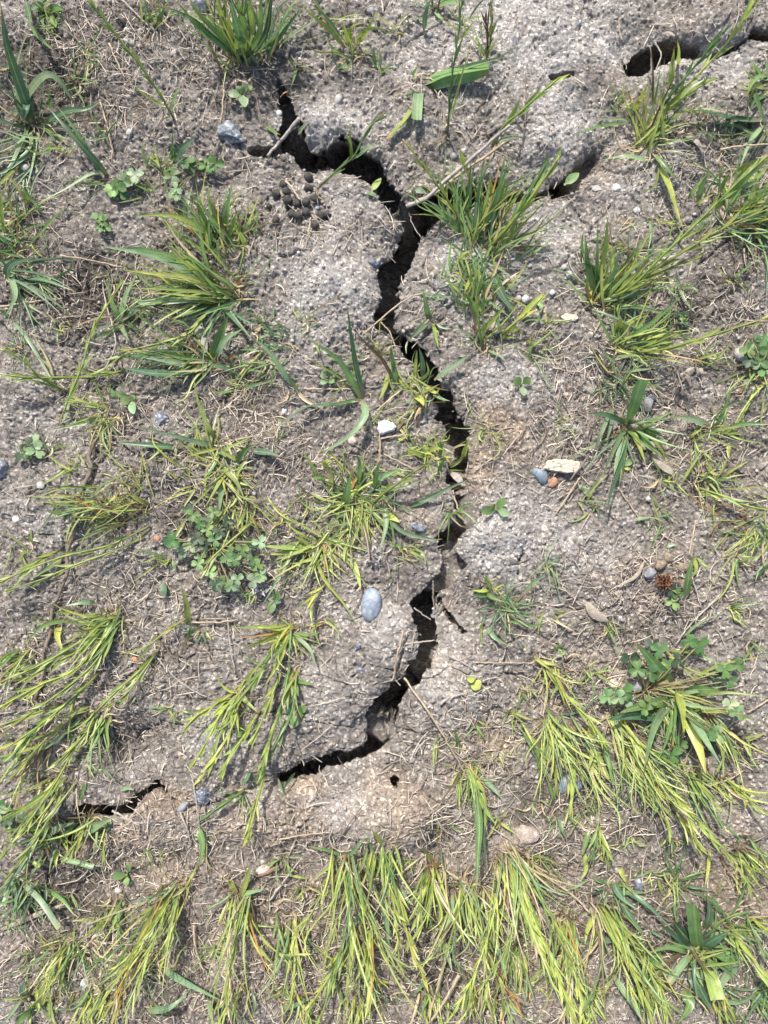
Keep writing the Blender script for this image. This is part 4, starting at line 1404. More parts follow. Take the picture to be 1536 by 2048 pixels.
tuft('broad blade group at the lower left beside the left end of the crack', (105, 1672), '''
p15 88,1672 120,1655 148,1645 @12
p24 148,1668 185,1655 226,1635 @14
d17 30,1642 60,1630 108,1620 @12
g12 100,1662 50,1658 0,1662 @10
=p9 128,1600 90,1650 50,1710 0,1800 @34
=y9 160,1555 110,1620 70,1680 10,1760 @34
=p8 70,1690 40,1740 0,1780 @18
p11 118,1716 150,1724 186,1734 @8 #
l10 118,1700 112,1715 112,1736 @8
l8 60,1715 78,1732 95,1710 @6
g16 142,1640 140,1660 135,1670 @8
d19 80,1700 60,1680 35,1668 @10
y9 15,1640 18,1665 22,1690 @8
*g14 110 80 40 90 10 22
*d10 180 60 40 90 11 20''', dead=6, r=18)
tuft('stub-ended blade and companions at the bottom left', (55, 1775), '''
p12 42,1765 80,1800 118,1857 @16 #
g10 95,1780 125,1800 150,1832 @10
p12 0,1740 30,1780 28,1870 @14
p14 15,1770 10,1800 -10,1830 @12
*g10 90 60 50 120 7 20
*d12 110 50 50 120 7 24
*p5 60 60 40 90 7 20''', dead=6, r=20)
tuft('wide leaf pair in the bottom left corner', (62, 1998), '''
d24 60,2000 45,1985 50,1962 @12
l20 68,2018 82,2000 82,1965 @20
g20 78,2015 50,2030 25,2060 @14
p9 45,1995 20,2030 5,2048 @10
*g14 80 90 40 80 10 20
*y9 -60 90 40 80 6 20''', dead=5)
tuft('thin mat of fine blades in the lower left above the corner leaves', (150, 1890), '''
*g14 110 60 40 110 5 30
*d10 100 60 40 90 5 34
*y7 -150 60 30 70 4 34''', dead=8, r=30)
tuft('wiry thin blades at the bottom left round the white stone', (280, 1930), '''
*y14 0 180 30 80 5 34
*g10 90 120 30 70 5 34''', dead=10, r=34)
tuft('small tuft among litter above the left end of the crack', (268, 1548), '''
p11 196,1535 215,1545 232,1565 @6
p10 240,1580 255,1576 268,1580 @5
g9 172,1560 165,1585 158,1606 @8''', 'grass leaf', dead=0)
tuft('small green sprig beside the grey rock at the end of the lower left crack', (480, 1585), '''
=g10 490,1580 460,1600 430,1620 405,1640 @10
d12 500,1540 492,1560 482,1568 @8
=y9 510,1600 500,1640 495,1680 @12
d10 590,1546 575,1565 565,1585 @8
p8 555,1555 562,1575 570,1592 @5
*g6 120 60 24 60 6''', dead=5)
tuft('fine short clump left of the tiny clover on the upper left', (330, 330), '''
d20 340,320 360,300 392,272 @10
y12 300,310 312,320 320,335 @6
g7 345,320 345,290 345,262 @14
*g8 -80 60 20 50 6 8
*y6 180 80 16 36 6 8''', dead=4)
tuft('thin upright blades on dark soil left of the leaning seed stalk', (150, 160), '''
g10 150,150 146,120 136,88 @16
p7 155,168 180,166 200,158 @8
g6 148,170 165,200 170,215 @5
*g8 -90 80 20 56 5 8''', dead=5)
tuft('two blades at the top edge left of the tall dense clump', (308, 48), '''
g9 308,50 298,25 288,-5 @20
y9 310,50 312,25 306,-8 @20
d8 312,48 325,25 330,-5 @18
*g4 -90 40 30 60 7''', dead=3)
tuft('isolated small wispy clump below the large central-left fan', (100, 905), '''
*g6 -60 90 20 40 6 8''', dead=2)
tuft('thin wisp of grass in front of the forked upper-right crack', (1260, 450), '''
y12 1203,510 1212,480 1214,440 @22
g8 1165,520 1164,490 1166,465 @16
g9 1375,400 1395,370 1418,345 @10
g8 1300,430 1302,470 1296,500 @6''', dead=4)
tuft('lone bright blade and stem between right clumps near right edge', (1335, 560), '''
p9 1365,585 1355,560 1352,540 @10
g8 1360,575 1385,575 1400,590 @8
p8 1355,570 1370,600 1382,615 @6
*p4 0 180 20 44 6''', 'grass leaf', dead=2)
tuft('dark spray left of the right-hand droppings level with clover leaf', (1320, 1040), '''
p7 1265,1042 1300,1035 1340,1045 @5
p8 1330,1095 1345,1090 1355,1090 @4
*g5 180 60 24 50 5 8''', dead=2)

# ---------------------------------------------------------------- clover and seedlings
def leaflet(V, F, UV, c, d, L, W, up, notch=.12, fold=.35):
    """heart-shaped leaflet from point c along unit d"""
    s = d.cross(up).normalized(); n = s.cross(d).normalized(); b0 = len(V); k = 7
    prof = [(0, .03), (.15, .42), (.35, .78), (.6, 1.0), (.8, .93), (.95, .62), (1.0, .25)]
    for i, (t, ww) in enumerate(prof):
        w = W * .5 * ww; mid = t - (notch if i == 6 else (notch * .3 if i == 5 else 0))
        bend = -.12 * L * t * t
        V += [c + d * L * t - s * w + n * (w * fold + bend), c + d * L * mid - s * w * .5 + n * (w * fold * .45 + bend), c + d * L * mid + n * bend,
              c + d * L * mid + s * w * .5 + n * (w * fold * .45 + bend), c + d * L * t + s * w + n * (w * fold + bend)]
        UV += [(0, .3 + t * .4), (.25, .3 + t * .4), (.5, .3 + t * .4), (.75, .3 + t * .4), (1, .3 + t * .4)]
    for i in range(k - 1):
        for j in range(4):
            a = b0 + i * 5 + j; F.append((a, a + 1, a + 6, a + 5))
def clover_mat():
    m = leaf_material('clover_leaf', .5, .2, False); nt = m.node_tree
    return m
M['clover'] = clover_mat()
def clover(label, root, leaves, col='d', group='clover plants', name='clover_plant', cat='clover', size=15.5):
    e = empty(name, P(*root, 0))
    for (x, y, z) in leaves:
        c = P(x, y, z * 1e-3); V, F, UV = [], [], []; r0 = P(root[0] + R.gauss(0, 5), root[1] + R.gauss(0, 5), 0)
        mid = r0.lerp(c, .55) + Vector((0, 0, .004))
        tube(V, F, UV, catmull([r0, mid, c - Vector((0, 0, .0004))], 6), lambda t: .00055, 4)
        stalk = link_mesh('leaf_stalk', V, F, M['blade'], e, UV, color=jit((.30, .27, .14)))
        a0 = R.uniform(0, 6.28); L = R.uniform(.85, 1.15) * size * PX; cc = R.choice(['c', 'c', 'c', 'g', 'k', 'p'])
        tilt = Matrix.Rotation(R.uniform(-.35, .35), 3, 'X') @ Matrix.Rotation(R.uniform(-.35, .35), 3, 'Y'); V, F, UV = [], [], []
        for k in range(3):
            a = a0 + k * 2.094; d = tilt @ Vector((math.cos(a), math.sin(a), R.uniform(.0, .25))); d.normalize()
            leaflet(V, F, UV, c, d, L * R.uniform(.9, 1.05), L * R.uniform(.85, .98), tilt @ Vector((0, 0, 1)), .12, R.uniform(.05, .4))
        link_mesh('leaf', V, F, M['clover'], e, UV, color=jit(COL[cc], .2))
    return tag(e, label, cat, group)
Z = lambda: R.uniform(9, 20)
clover('large round-leaved clover patch left of centre under pale stems', (425, 1085),
       [(x, y, Z()) for x, y in [(345,1082),(363,1100),(380,1092),(395,1078),(408,1092),(430,1080),(375,1020),(386,1030),(425,1025),(455,1042),(400,1048),(402,1115),(396,1128),
        (422,1145),(432,1170),(448,1165),(462,1172),(475,1158),(455,1118),(445,1108),(462,1105),(470,1120),(520,1085),(505,1120),(515,1130),(508,1160),(522,1150),(440,1062),(448,1095),(485,1100),(415,1060),(500,1090),(340,1075)]], 'd')
clover('small clover rooted beside the pair of long narrow blades', (236, 368), [(235,375,8),(248,362,9),(225,380,7),(270,350,8),(262,360,7),(238,385,6)], 'p', size=17)
clover('tiny clover sprig in shade below the small clover at upper left', (205, 450), [(207,443,6),(200,455,6),(210,455,5),(197,435,5)], 'g', size=13)
clover('pale little clover beside the glassy crumpled rock', (420, 335), [(412,332,6),(430,328,6),(375,325,6),(380,332,5),(345,352,5),(352,378,5),(350,390,4)], 'g', size=16)
clover('dark rounded clump of leaves at the left edge above the pale pebbles', (62, 900), [(58,890,8),(70,885,8),(60,905,7),(45,908,7),(72,900,8)], 'g', size=18)
clover('clover mixed into the broad-bladed lower right clump', (1290, 1380),
       [(x, y, Z()) for x, y in [(1250,1385),(1238,1395),(1255,1400),(1300,1345),(1275,1340),(1305,1290),(1318,1300),(1380,1285),(1398,1290),(1335,1330),(1300,1405),(1290,1415),(1430,1355),(1445,1350),(1460,1362),(1475,1330),(1450,1340),(1460,1410),(1475,1425),(1345,1510),(1360,1490),(1420,1465),(1435,1470),(1215,1395),(1355,1320),(1260,1320)]], 'g', size=18)
clover('dark clover at the right edge beside the pale lump of soil', (1510, 745), [(1495,700,9),(1510,690,9),(1525,680,9),(1500,720,7),(1520,725,8),(1535,700,9),(1530,740,8)], 'k', size=17)
clover('tiny clover left of the lump of soil near the right edge', (1370, 642), [(1366,642,5),(1372,650,5),(1368,632,5)], 'g', size=11)
clover('dark clover leaves under the fine bottom-right blades', (1310, 1935), [(1300,1930,7),(1325,1940,7),(1310,1920,7),(1290,1950,6),(1460,2030,6),(1450,1925,8)], 'g', size=18)
clover('clover leaf pair under the slanting stems at the far left bottom', (10, 1620), [(8,1612,8),(-4,1625,8),(15,1640,6)], 'g', size=18)
clover('pale folded clover leaves below the round seed head', (1350, 1190), [(1345,1180,7),(1356,1186,7),(1345,1205,5)], 'p', size=16)

def oval_leaf(e, x0, y0, x1, y1, w, z, col):
    a = P(x0, y0, .002); b = P(x1, y1, z * 1e-3); path = catmull([a, a.lerp(b, .5) + Vector((0, 0, .0015)), b], 8); V, F, UV = [], [], []
    ribbon(V, F, UV, path, lambda t: w * PX * (max(.05, math.sin(math.pi * min(1, t * .96 + .02)) ** .8 if t > .18 else .25)), R.uniform(-.3, .3), .12)
    link_mesh('leaf', V, F, M['leaf'], e, UV, color=jit(COL[col]))
SG = 'oval-leaved seedlings'
def seedling(label, root, leaves, name='seedling'):
    e = empty(name, P(*root, 0))
    for l in leaves: oval_leaf(e, *l)
    V, F, UV = [], [], []; r0 = P(*root, 0); tube(V, F, UV, [r0 - Vector((0, 0, .002)), r0 + Vector((0, 0, .003))], lambda t: .0009, 5)
    link_mesh('stem', V, F, M['blade'], e, UV, color=COL['g'])
    return tag(e, label, 'seedling', SG)
seedling('four-leaved oval seedling under the tall top clump', (484, 188), [(484,188,478,172,15,6,'g'),(482,190,455,188,16,6,'p'),(486,190,490,214,19,6,'p'),(488,186,505,172,15,6,'g'),(486,186,495,176,10,6,'d')])
seedling('oval seedling with long lower leaf above the speckled rock', (262, 802), [(262,802,240,800,20,6,'g'),(262,802,268,828,17,6,'p'),(264,800,268,790,14,5,'g'),(258,796,232,785,15,6,'g'),(240,800,214,775,12,5,'g')])
seedling('oval seedling on the bare soil below the central clump, right of the crack', (1042, 770), [(1042,770,1028,758,20,6,'g'),(1044,772,1048,792,16,6,'p'),(1046,768,1062,756,18,6,'g')])
seedling('spreading three-leaved seedling right of the crack pocket', (992, 1020), [(990,1020,962,1022,20,8,'g'),(992,1018,1010,996,17,9,'g'),(994,1020,1020,1030,17,7,'p'),(990,1018,982,1010,14,7,'g')])
seedling('slim-leaved seedling on the warm soil at lower left', (255, 1748), [(255,1748,222,1752,16,7,'g'),(255,1752,252,1772,14,6,'g'),(256,1745,258,1726,12,7,'g')])
seedling('upright oval seedling under the white flecks left of the blue pebble', (546, 1195), [(546,1195,560,1188,22,7,'g'),(545,1198,543,1226,17,6,'g'),(548,1196,562,1205,14,5,'d')])
seedling('lush oval seedling left of the lower slab', (592, 1430), [(592,1428,588,1455,19,7,'g'),(594,1424,612,1412,18,8,'g'),(590,1424,572,1412,20,8,'d'),(594,1428,606,1428,13,6,'g'),(588,1432,570,1438,10,5,'p')])
seedling('small oval seedling on the pale patch at lower left', (485, 1462), [(485,1460,478,1448,14,5,'g'),(486,1464,494,1474,14,5,'g'),(484,1464,472,1472,12,5,'g'),(487,1460,496,1455,12,5,'g')])
seedling('pale upright seedling near the three long blades', (655, 755), [(655,755,640,748,14,6,'p'),(656,758,640,768,14,6,'p'),(658,754,665,738,14,7,'g'),(658,758,668,765,14,6,'g'),(655,750,648,738,12,6,'p')])
seedling('small upright seedling with stacked leaves on litter, lower right', (1120, 1302), [(1120,1302,1114,1315,12,5,'p'),(1120,1300,1122,1288,12,6,'g'),(1122,1302,1130,1308,12,5,'g'),(1118,1298,1112,1290,10,5,'g')])
seedling('curled lime leaf on the pale slab right of the lower crack', (948, 1362), [(942,1352,940,1366,14,6,'y'),(945,1360,960,1378,24,6,'l'),(944,1350,950,1362,10,5,'y')], 'curled_leaf')
seedling('flat green leaf wedged in the narrow upper right crack', (1135, 362), [(1128,370,1158,346,18,4,'g')], 'green_leaf')
seedling('green leaf and pale twin in a hollow right of the broad blades', (1248, 925), [(1242,930,1268,920,14,5,'g'),(1246,936,1262,938,8,4,'y')])
seedling('tiny seedling on bare soil right of the flat tan stone', (1165, 980), [(1165,980,1158,970,9,4,'p'),(1166,981,1175,988,9,4,'g'),(1164,982,1170,972,8,4,'p')])
seedling('tiny leaf pair on pale soil between cracks at the top', (940, 140), [(820,190,808,188,8,3,'g'),(822,192,832,188,8,3,'d')])
seedling('small leaf by the debris bridging the crack fork', (838, 382), [(828,380,852,385,11,5,'p'),(830,380,822,376,7,4,'g')])
seedling('yellowing leaf curled over the crack above the fork', (745, 375), [(742,384,762,356,14,8,'y'),(735,384,750,392,10,4,'g')])
seedling('dark narrow leaf lying alone right of the wispy left tuft', (328, 1175), [(326,1165,330,1192,14,4,'d'),(352,1140,345,1120,7,4,'g')])
tuft('forked sprig leaning over the crack with bare lower stem', (638, 390), '''
=g8 640,372 675,340 710,310 735,260 770,225 @34
y8 705,322 700,290 692,270 @14
y7 706,320 700,280 702,248 @18
p11 712,315 735,296 752,294 @14
b5 636,400 632,385 645,362 @4''', 'sprig', 'grass_sprig', dead=1)

for lab, r0, dx, L, n in [
 ('loose spray of fine stems spreading left from the soil under the drooping left stems', (90, 1480), -1.1, 170, 3), ('loose green-yellow spray at the left edge above the drooping stems', (50, 1300), -1.6, 120, 2),
 ('loose spray crossing the left end of the crack', (120, 1560), -.9, 190, 4), ('wispy spray on the dark hollow at lower left', (180, 1640), -.5, 130, 2),
 ('loose spray between the thick mop and the blue-grey flat stone', (1160, 1520), .5, 150, 4), ('loose spray at the left foot of the broad-bladed lower right clump', (1230, 1430), .55, 150, 4),
 ('loose spray hanging right of the broad-bladed lower right clump', (1420, 1440), .8, 140, 3), ('spray of thin stems above the pale clod at the right edge', (1440, 1560), 1.0, 120, 2),
 ('loose spray right of the thin-bladed green spray at bottom right', (1480, 1700), .9, 150, 3),
 
 
 ('open spray between bottom-edge clump and dark leafy cluster', (1260, 1885), .5, 150, 3), ('open spray at the bottom edge under the broad dark plant', (1430, 1975), .5, 110, 2),
 ('open spray at the bottom edge below the fanning left clump', (290, 1900), -.5, 150, 3), ('open spray between the white stone and the bottom left leaf pair', (130, 1900), -.6, 140, 2),
 ('open spray left of the slanting bottom left clump', (240, 1810), -.7, 150, 2), ]:
    hang(lab, r0, dx, L, n)
for lab, r0, dx, L, n in [('edge spray under the forked-top clump', (470, 1975), -.15, 100, 3), ('edge spray under the lower mat of stems', (720, 1990), 0, 90, 3), ('edge spray right of the bundle straws', (1000, 1990), .1, 90, 3),
 ('edge spray under the yellow fan', (1180, 1985), .3, 100, 3), ('edge spray below the fine bottom left mat', (180, 1985), -.4, 90, 3), ('edge spray beneath the sparse clump between two tall clumps', (600, 1995), -.05, 90, 3)]:
    hang(lab, r0, dx, L, n)
def fan(label, root, ang, L, n, cols='gyd'):
    sp = ''.join(f'*{c}{max(4, n // (i + 1))} {ang} {26 + 8 * i} {L * .4} {L} {8 + i} 13\n' for i, c in enumerate(cols)) + f'*s4 {ang} 60 {L*.3} {L*.7} 5 12'
    return tuft(label, root, sp, group='loose fans of fine grass', dead=6, r=14)
for lab, r0, ang, L, n, c in [
 ('fan of fine blades behind the large left clump', (400, 560), 190, 130, 9, 'gyp'), ('fan of upright fine blades right of the upright left clump', (472, 482), -80, 62, 6, 'gyd'),
 ('fan filling out the left side of the tall central clump', (930, 455), -105, 110, 8, 'gpy'), ('fan filling out the right side of the tall central clump', (1000, 500), -62, 120, 9, 'gyd'),
 ('fan of upright fine blades on the dark patch under the central clump', (950, 610), -92, 90, 8, 'gdy'), ('fan leaning right from the right-middle clump', (1235, 590), -38, 120, 9, 'gyp'),
 ('fan leaning right from the clump with the lime centre', (1280, 690), -25, 110, 8, 'ygd'), ('fan under the thick clump at the right edge', (1490, 440), -30, 110, 9, 'gyd'),
 ('fan at the upper right clump foot', (1300, 280), -62, 110, 8, 'gys'), ('fan of fine blades at the left edge over the bluish blades', (20, 500), -150, 90, 7, 'gdp'),
 ('fan of fine blades under the broad top left plant', (60, 300), 150, 90, 7, 'dgp'), ('fan of fine blades in the wide radial clump', (720, 1010), 60, 80, 8, 'yg'),
 ('fan of fine blades beside the round-leaved clover patch', (470, 1010), 70, 80, 7, 'yg'), ('fan of fine blades above the clover patch', (410, 930), -120, 80, 6, 'gy'),
 ('fan of fine blades left of the wispy brown tuft', (180, 1000), 170, 100, 7, 'yg'), ('fan of low blades right of the bushy clump', (660, 1080), 40, 70, 7, 'gy'),
 ('fan of blades at the flat fan foot', (380, 700), 170, 110, 7, 'gpd'), ('fan of small blades over the litter left of centre', (540, 720), 150, 70, 5, 'gd')]:
    fan(lab, r0, ang, L, n, c)
# small wisps between the clumps
WLM = [(742,1209,'oval blue-grey pebble'),(772,855,'white angular stone'),(1120,932,'flat tan stone'),(600,400,'dark droppings'),(455,271,'glassy crumpled rock'),(425,1085,'round-leaved clover patch'),
 (842,172,'flattened folded leaf'),(1330,110,'big upper right opening'),(962,470,'tall central clump'),(321,841,'speckled rock'),(488,122,'tall top clump'),(1142,1568,'blue-grey flat stone'),(1328,1164,'dried flower head'),
 (592,1430,'lush oval seedling'),(403,1590,'rough grey-blue rock'),(52,337,'round upper left pebble'),(1042,770,'oval seedling on bare soil'),(1012,1215,'dark fine tuft'),(225,1240,'big drooping left clump'),(1205,602,'right-middle clump'),
 (1394,1908,'broad bottom-right plant'),(726,800,'three forked blades'),(1345,1392,'broad-bladed lower right clump'),(75,252,'broad top-left plant'),(172,1970,'white bottom-left stone'),(1256,852,'square-cut upright blade'),(452,592,'large left clump'),
 (768,1698,'full bottom-centre clump'),(1050,1672,'warm rounded clod'),(1488,711,'pale lump at the right edge'),(255,1748,'slim-leaved seedling'),(1276,1771,'pale blue glassy pebble'),(715,995,'wide radial clump'),(792,1564,'small hole below the crack')]
_wu = set()
def wlabel(x, y, what):
    for lx, ly, nm in sorted(WLM, key=lambda q: math.dist((x, y), q[:2])):
        dx, dy = x - lx, y - ly
        d = ('below' if dy > 0 else 'above') if abs(dy) > 2 * abs(dx) else ('right of' if dx > 0 else 'left of') if abs(dx) > 2 * abs(dy) else ('below and right of' if dx > 0 else 'below and left of') if dy > 0 else ('above and right of' if dx > 0 else 'above and left of')
        t = f'{what} {d} the {nm}'
        if t not in _wu: _wu.add(t); return t
WN = {'d': 'dark green wisp of fine grass', 'g': 'green wisp of fine grass', 'y': 'yellowish wisp of fine grass', 'p': 'pale green wisp of fine grass'}
for i, (x, y, c) in enumerate([(30,130,'d'),(110,60,'g'),(180,120,'g'),(210,270,'d'),(120,300,'g'),(300,380,'g'),(60,520,'d'),(130,660,'g'),(300,560,'d'),(345,620,'g'),(500,470,'g'),(560,690,'d'),(620,640,'g'),(560,870,'g'),(380,960,'y'),
     (330,900,'g'),(150,930,'y'),(60,1090,'y'),(330,1120,'g'),(500,1180,'g'),(400,1260,'d'),(90,1240,'y'),(350,1420,'g'),(260,1380,'y'),(60,1380,'g'),(30,1500,'g'),(320,1700,'g'),(410,1680,'y'),(560,1720,'g'),(610,1770,'y'),
     (820,1720,'g'),(880,1640,'g'),(1000,1640,'y'),(860,1830,'g'),(790,1990,'d'),(560,1980,'y'),(420,1900,'g'),(340,1850,'y'),(200,1830,'g'),(60,1900,'g'),(120,1950,'y'),(1080,1700,'g'),(1160,1620,'g'),(1070,1600,'d'),
     (1020,1420,'y'),(1050,1380,'g'),(1180,1340,'g'),(1210,1250,'g'),(1090,1130,'p'),(1170,1010,'g'),(1330,960,'g'),(1470,1110,'g'),(1380,880,'y'),(1120,850,'g'),(1060,700,'g'),(1090,650,'g'),(1340,640,'d'),(1400,720,'g'),
     (1460,560,'g'),(1330,450,'y'),(1400,480,'g'),(1240,500,'g'),(1400,230,'g'),(1440,280,'d'),(1250,210,'g'),(930,60,'g'),(800,60,'g'),(650,40,'g'),(690,750,'g'),(760,700,'y'),(800,850,'y'),(780,940,'y'),(620,1010,'g'),
     (560,1040,'y'),(690,1060,'y'),(900,1020,'g'),(1500,1300,'g'),(1480,1480,'y'),(1340,1680,'g'),(1300,1740,'y'),(1470,1760,'y'),(1260,1680,'g'),(1500,1720,'g'),(1180,1980,'g'),(1060,1970,'y'),(660,1960,'g'),(290,2010,'g'),(30,1760,'d'),(130,1790,'g'),
     (20,1840,'g'),(1100,1230,'g'),(880,1480,'y'),(1000,1500,'y'),(950,1450,'g'),(40,700,'p'),(220,560,'p'),(170,1520,'g'),(100,1560,'y'),(640,1240,'y'),(540,1330,'g')]):
    ang = math.degrees(math.atan2(y - 900, x - 780)); k = WN[c]
    tuft(wlabel(x, y, k), (x, y), f"""*{c}{R.randint(4, 6)} {ang} {R.uniform(50, 120)} 16 {R.uniform(36, 70)} {R.uniform(5, 8)} 9
*{'y' if c != 'y' else 'g'}3 {ang} 90 14 36 5 9""", 'grass wisp', 'grass_wisp', 'small wisps of grass between the clumps', dead=2, r=8)
# ---------------------------------------------------------------- stones, droppings, twigs, litter
def rough_ball(rx, ry, h, seed, amp=.12, sub=3, flat=.0, angular=0):
    bm = bmesh.new(); bmesh.ops.create_icosphere(bm, subdivisions=sub, radius=1); rr = random.Random(seed)
    ph = [rr.uniform(0, 6.28) for _ in range(9)]; planes = []
    for _ in range(angular):
        v = Vector((rr.gauss(0, 1), rr.gauss(0, 1), rr.gauss(0, .8))).normalized(); planes.append((v, rr.uniform(.55, .85)))
    for v in bm.verts:
        p = v.co.copy()
        n = sum(math.sin(p.x * f + ph[i]) * math.sin(p.y * f * 1.1 + ph[i + 3]) * math.sin(p.z * f + ph[i + 6]) / (i + 1) for i, f in ((0, 2.2), (1, 4.5), (2, 9.0)))
        q = p * (1 + amp * n)
        for nn, d in planes:
            e = q.dot(nn) - d
            if e > 0: q -= nn * e * .95
        v.co = Vector((q.x * rx, q.y * ry, q.z * h))
    return bm
def stone(label, x, y, rx, ry, rot, mat, h=None, seed=None, amp=.1, angular=0, name='pebble', cat='pebble', group='pebbles lying on the soil', sub=3, lift=.12):
    seed = seed or int(x * 7 + y); h = (h if h else min(rx, ry) * .62)
    bm = rough_ball(rx * PX, ry * PX, h * PX, seed, amp, sub, angular=angular)
    me = bpy.data.meshes.new(name); bm.to_mesh(me); bm.free()
    me.polygons.foreach_set('use_smooth', np.full(len(me.polygons), angular < 3)); me.materials.append(M[mat])
    o = bpy.data.objects.new(name, me); C.objects.link(o)
    gg = sum(hfull(x + a * rx * .7, y + b * ry * .7) for a, b in ((0, 0), (1, 0), (-1, 0), (0, 1), (0, -1))) / 5; p = P(x, y, h * PX * lift, gg); o.location = p; o.rotation_euler = (R.uniform(-.12, .12), R.uniform(-.12, .12), -math.radians(rot))
    return tag(o, label, cat, group)
def outline_stone(label, pts, mat, h, name='pebble', cat='pebble', inset=.82, bevel=2.0, tilt=(0, 0), group='pebbles lying on the soil', seed=3):
    """a broken flat stone: traced outline, real thickness, sloping broken sides"""
    rr = random.Random(seed); cx = sum(p[0] for p in pts) / len(pts); cy = sum(p[1] for p in pts) / len(pts)
    bm = bmesh.new(); rings = []
    dense = []
    for i in range(len(pts)):
        a, b = pts[i], pts[(i + 1) % len(pts)]
        for k in range(4):
            t = k / 4; dense.append((a[0] + (b[0] - a[0]) * t + rr.gauss(0, .5), a[1] + (b[1] - a[1]) * t + rr.gauss(0, .5)))
    for s, z in ((1.0, -.25), (1.0, .25), (.97, .75), (inset + .08, 1.0), (inset * .6, 1.04)):
        rings.append([bm.verts.new(((x - cx) * s * PX, -(y - cy) * s * PX, (z * h + (x - cx) * tilt[0] + (y - cy) * tilt[1] + rr.gauss(0, .35) * (z > 0)) * PX)) for x, y in dense])
    n = len(dense)
    for a, b in zip(rings, rings[1:]):
        for i in range(n): bm.faces.new((a[i], a[(i + 1) % n], b[(i + 1) % n], b[i]))
    top = bm.verts.new((0, 0, (1.02 * h) * PX))
    for i in range(n): bm.faces.new((rings[-1][i], rings[-1][(i + 1) % n], top))
    bm.faces.new(rings[0]); bmesh.ops.recalc_face_normals(bm, faces=bm.faces)
    me = bpy.data.meshes.new(name); bm.to_mesh(me); bm.free(); me.materials.append(M[mat])
    o = bpy.data.objects.new(name, me); C.objects.link(o); o.location = P(cx, cy, .0004); return tag(o, label, cat, group)

stone('smooth oval blue-grey pebble with a small dark pit, on the slab left of the crack', 742, 1209, 20, 33, 10, 'blue_stone', 13, amp=.07, sub=4, lift=.25)
pit = stone('smooth', 745.5, 1227, 2.2, 2.6, 0, 'dropping', 2, sub=2, lift=.1); pb = [o for o in C.objects if o.name.startswith('pebble') and 'small dark pit' in o.get('label', '')][0]
for kk in ('label', 'category', 'group'): del pit[kk]
pit.name = 'pit'; pit.location.z = pb.location.z + .0037; bpy.context.view_layer.update(); pit.parent = pb; pit.matrix_parent_inverse = pb.matrix_world.inverted()
outline_stone('long flat tan stone with broken lower edge in the right middle', [(1085,938),(1092,922),(1112,918),(1135,920),(1158,924),(1160,934),(1150,946),(1128,947),(1105,943)], 'tan_stone', 17, tilt=(0, -.12), seed=5)
stone('slate-blue wedge pebble touching the left end of the flat tan stone', 1080, 949, 14, 20, -28, 'slate', 13, angular=5, amp=.05)
stone('small reddish pebble between the slate wedge and the white chip', 1105, 965, 10, 12, 20, 'red_stone', 9, angular=4)
stone('tiny pale blue chip below the flat tan stone', 1121, 957, 8, 6, 5, 'pale_stone', 5, angular=5)
outline_stone('bright white angular stone at the left of the crack in the middle', [(754,858),(757,846),(770,841),(786,846),(793,854),(789,861),(766,870),(760,869)], 'bright_stone', 16, seed=9, inset=.7)
stone('pinkish pebble just below left of the white angular stone', 705, 880, 11, 11, 0, 'pink_stone', 8, angular=4)
stone('small white pebble by the curved straw left of the white stone', 738, 846, 5, 6, 0, 'white_stone', 4)
stone('white chip among the litter, between the two long blades left of centre', 569, 823, 6, 8, 20, 'white_stone', 5)
stone('speckled grey rock below the oval seedling at left', 321, 841, 16, 20, -25, 'speck_stone', 14, angular=8, amp=.2, name='rock', cat='rock')
stone('glassy crumpled dark and white rock at upper left', 455, 271, 30, 20, 20, 'glass_stone', 16, angular=9, amp=.3, name='rock', cat='rock', sub=4)
stone('dark glassy chunk at the top edge behind the tall clump', 402, 12, 20, 14, 0, 'glass_stone', 12, angular=9, amp=.25, name='rock', cat='rock')
stone('pale oval pebble on the slab right of the crack head', 677, 199, 8, 12, 10, 'pale_stone', 8)
stone('small white pebble near the top left end of the crack', 558, 227, 7, 7, 0, 'white_stone', 5)
stone('grey pebble near the top edge above the curled clump', 742, 22, 8, 7, 0, 'grey_stone', 6)
stone('bluish small pebble on the pale crust near the top', 859, 70, 6, 6, 0, 'grey_stone', 5)
stone('round brown-grey pebble in the dark soil at upper left', 52, 337, 10, 9, 20, 'pale_stone', 8)
stone('darker twin pebble right of the round upper left pebble', 76, 345, 6, 5, 20, 'grey_stone', 4)
stone('cream pebble left of the leaning seed stalk', 259, 265, 7, 8, 10, 'pale_stone', 6)
stone('white pebble near the top beside the leaning stalk', 254, 60, 7, 5, 0, 'white_stone', 5)
stone('long pale pebble under the leaning stalk near the top', 258, 84, 13, 7, 20, 'pale_stone', 6)
stone('white chip by the top edge right of the leaning stalk', 283, 60, 8, 5, -25, 'pale_stone', 4)
stone('blue-white chip at the left lip of the crack', 745, 526, 12, 8, 0, 'glass_stone', 8, angular=7, amp=.2)
stone('tiny white bead among the dark droppings', 635, 415, 6, 6, 0, 'white_stone', 6, amp=.02)
stone('cream fragment on dark soil right of the right-hand tuft', 1344, 290, 11, 7, 0, 'tan_stone', 6, angular=4)
stone('round white pebble below the upper right clump', 1274, 421, 7, 7, 10, 'white_stone', 4)
stone('white pebble near the right edge above the thick clump', 1407, 401, 9, 9, 0, 'pale_stone', 6, angular=4)
stone('pale block of stone on the right slab below the crack', 1233, 375, 10, 8, 0, 'white_stone', 4, angular=4)
stone('pale lump on the slab left of the pale block', 1195, 378, 12, 7, 0, 'pale_stone', 4, angular=4)
stone('white pebble beside the lime shoot', 1051, 598, 8, 9, 0, 'white_stone', 7)
stone('pale pebble left of the pebble beside the lime shoot', 1037, 596, 6, 7, 0, 'pale_stone', 5)
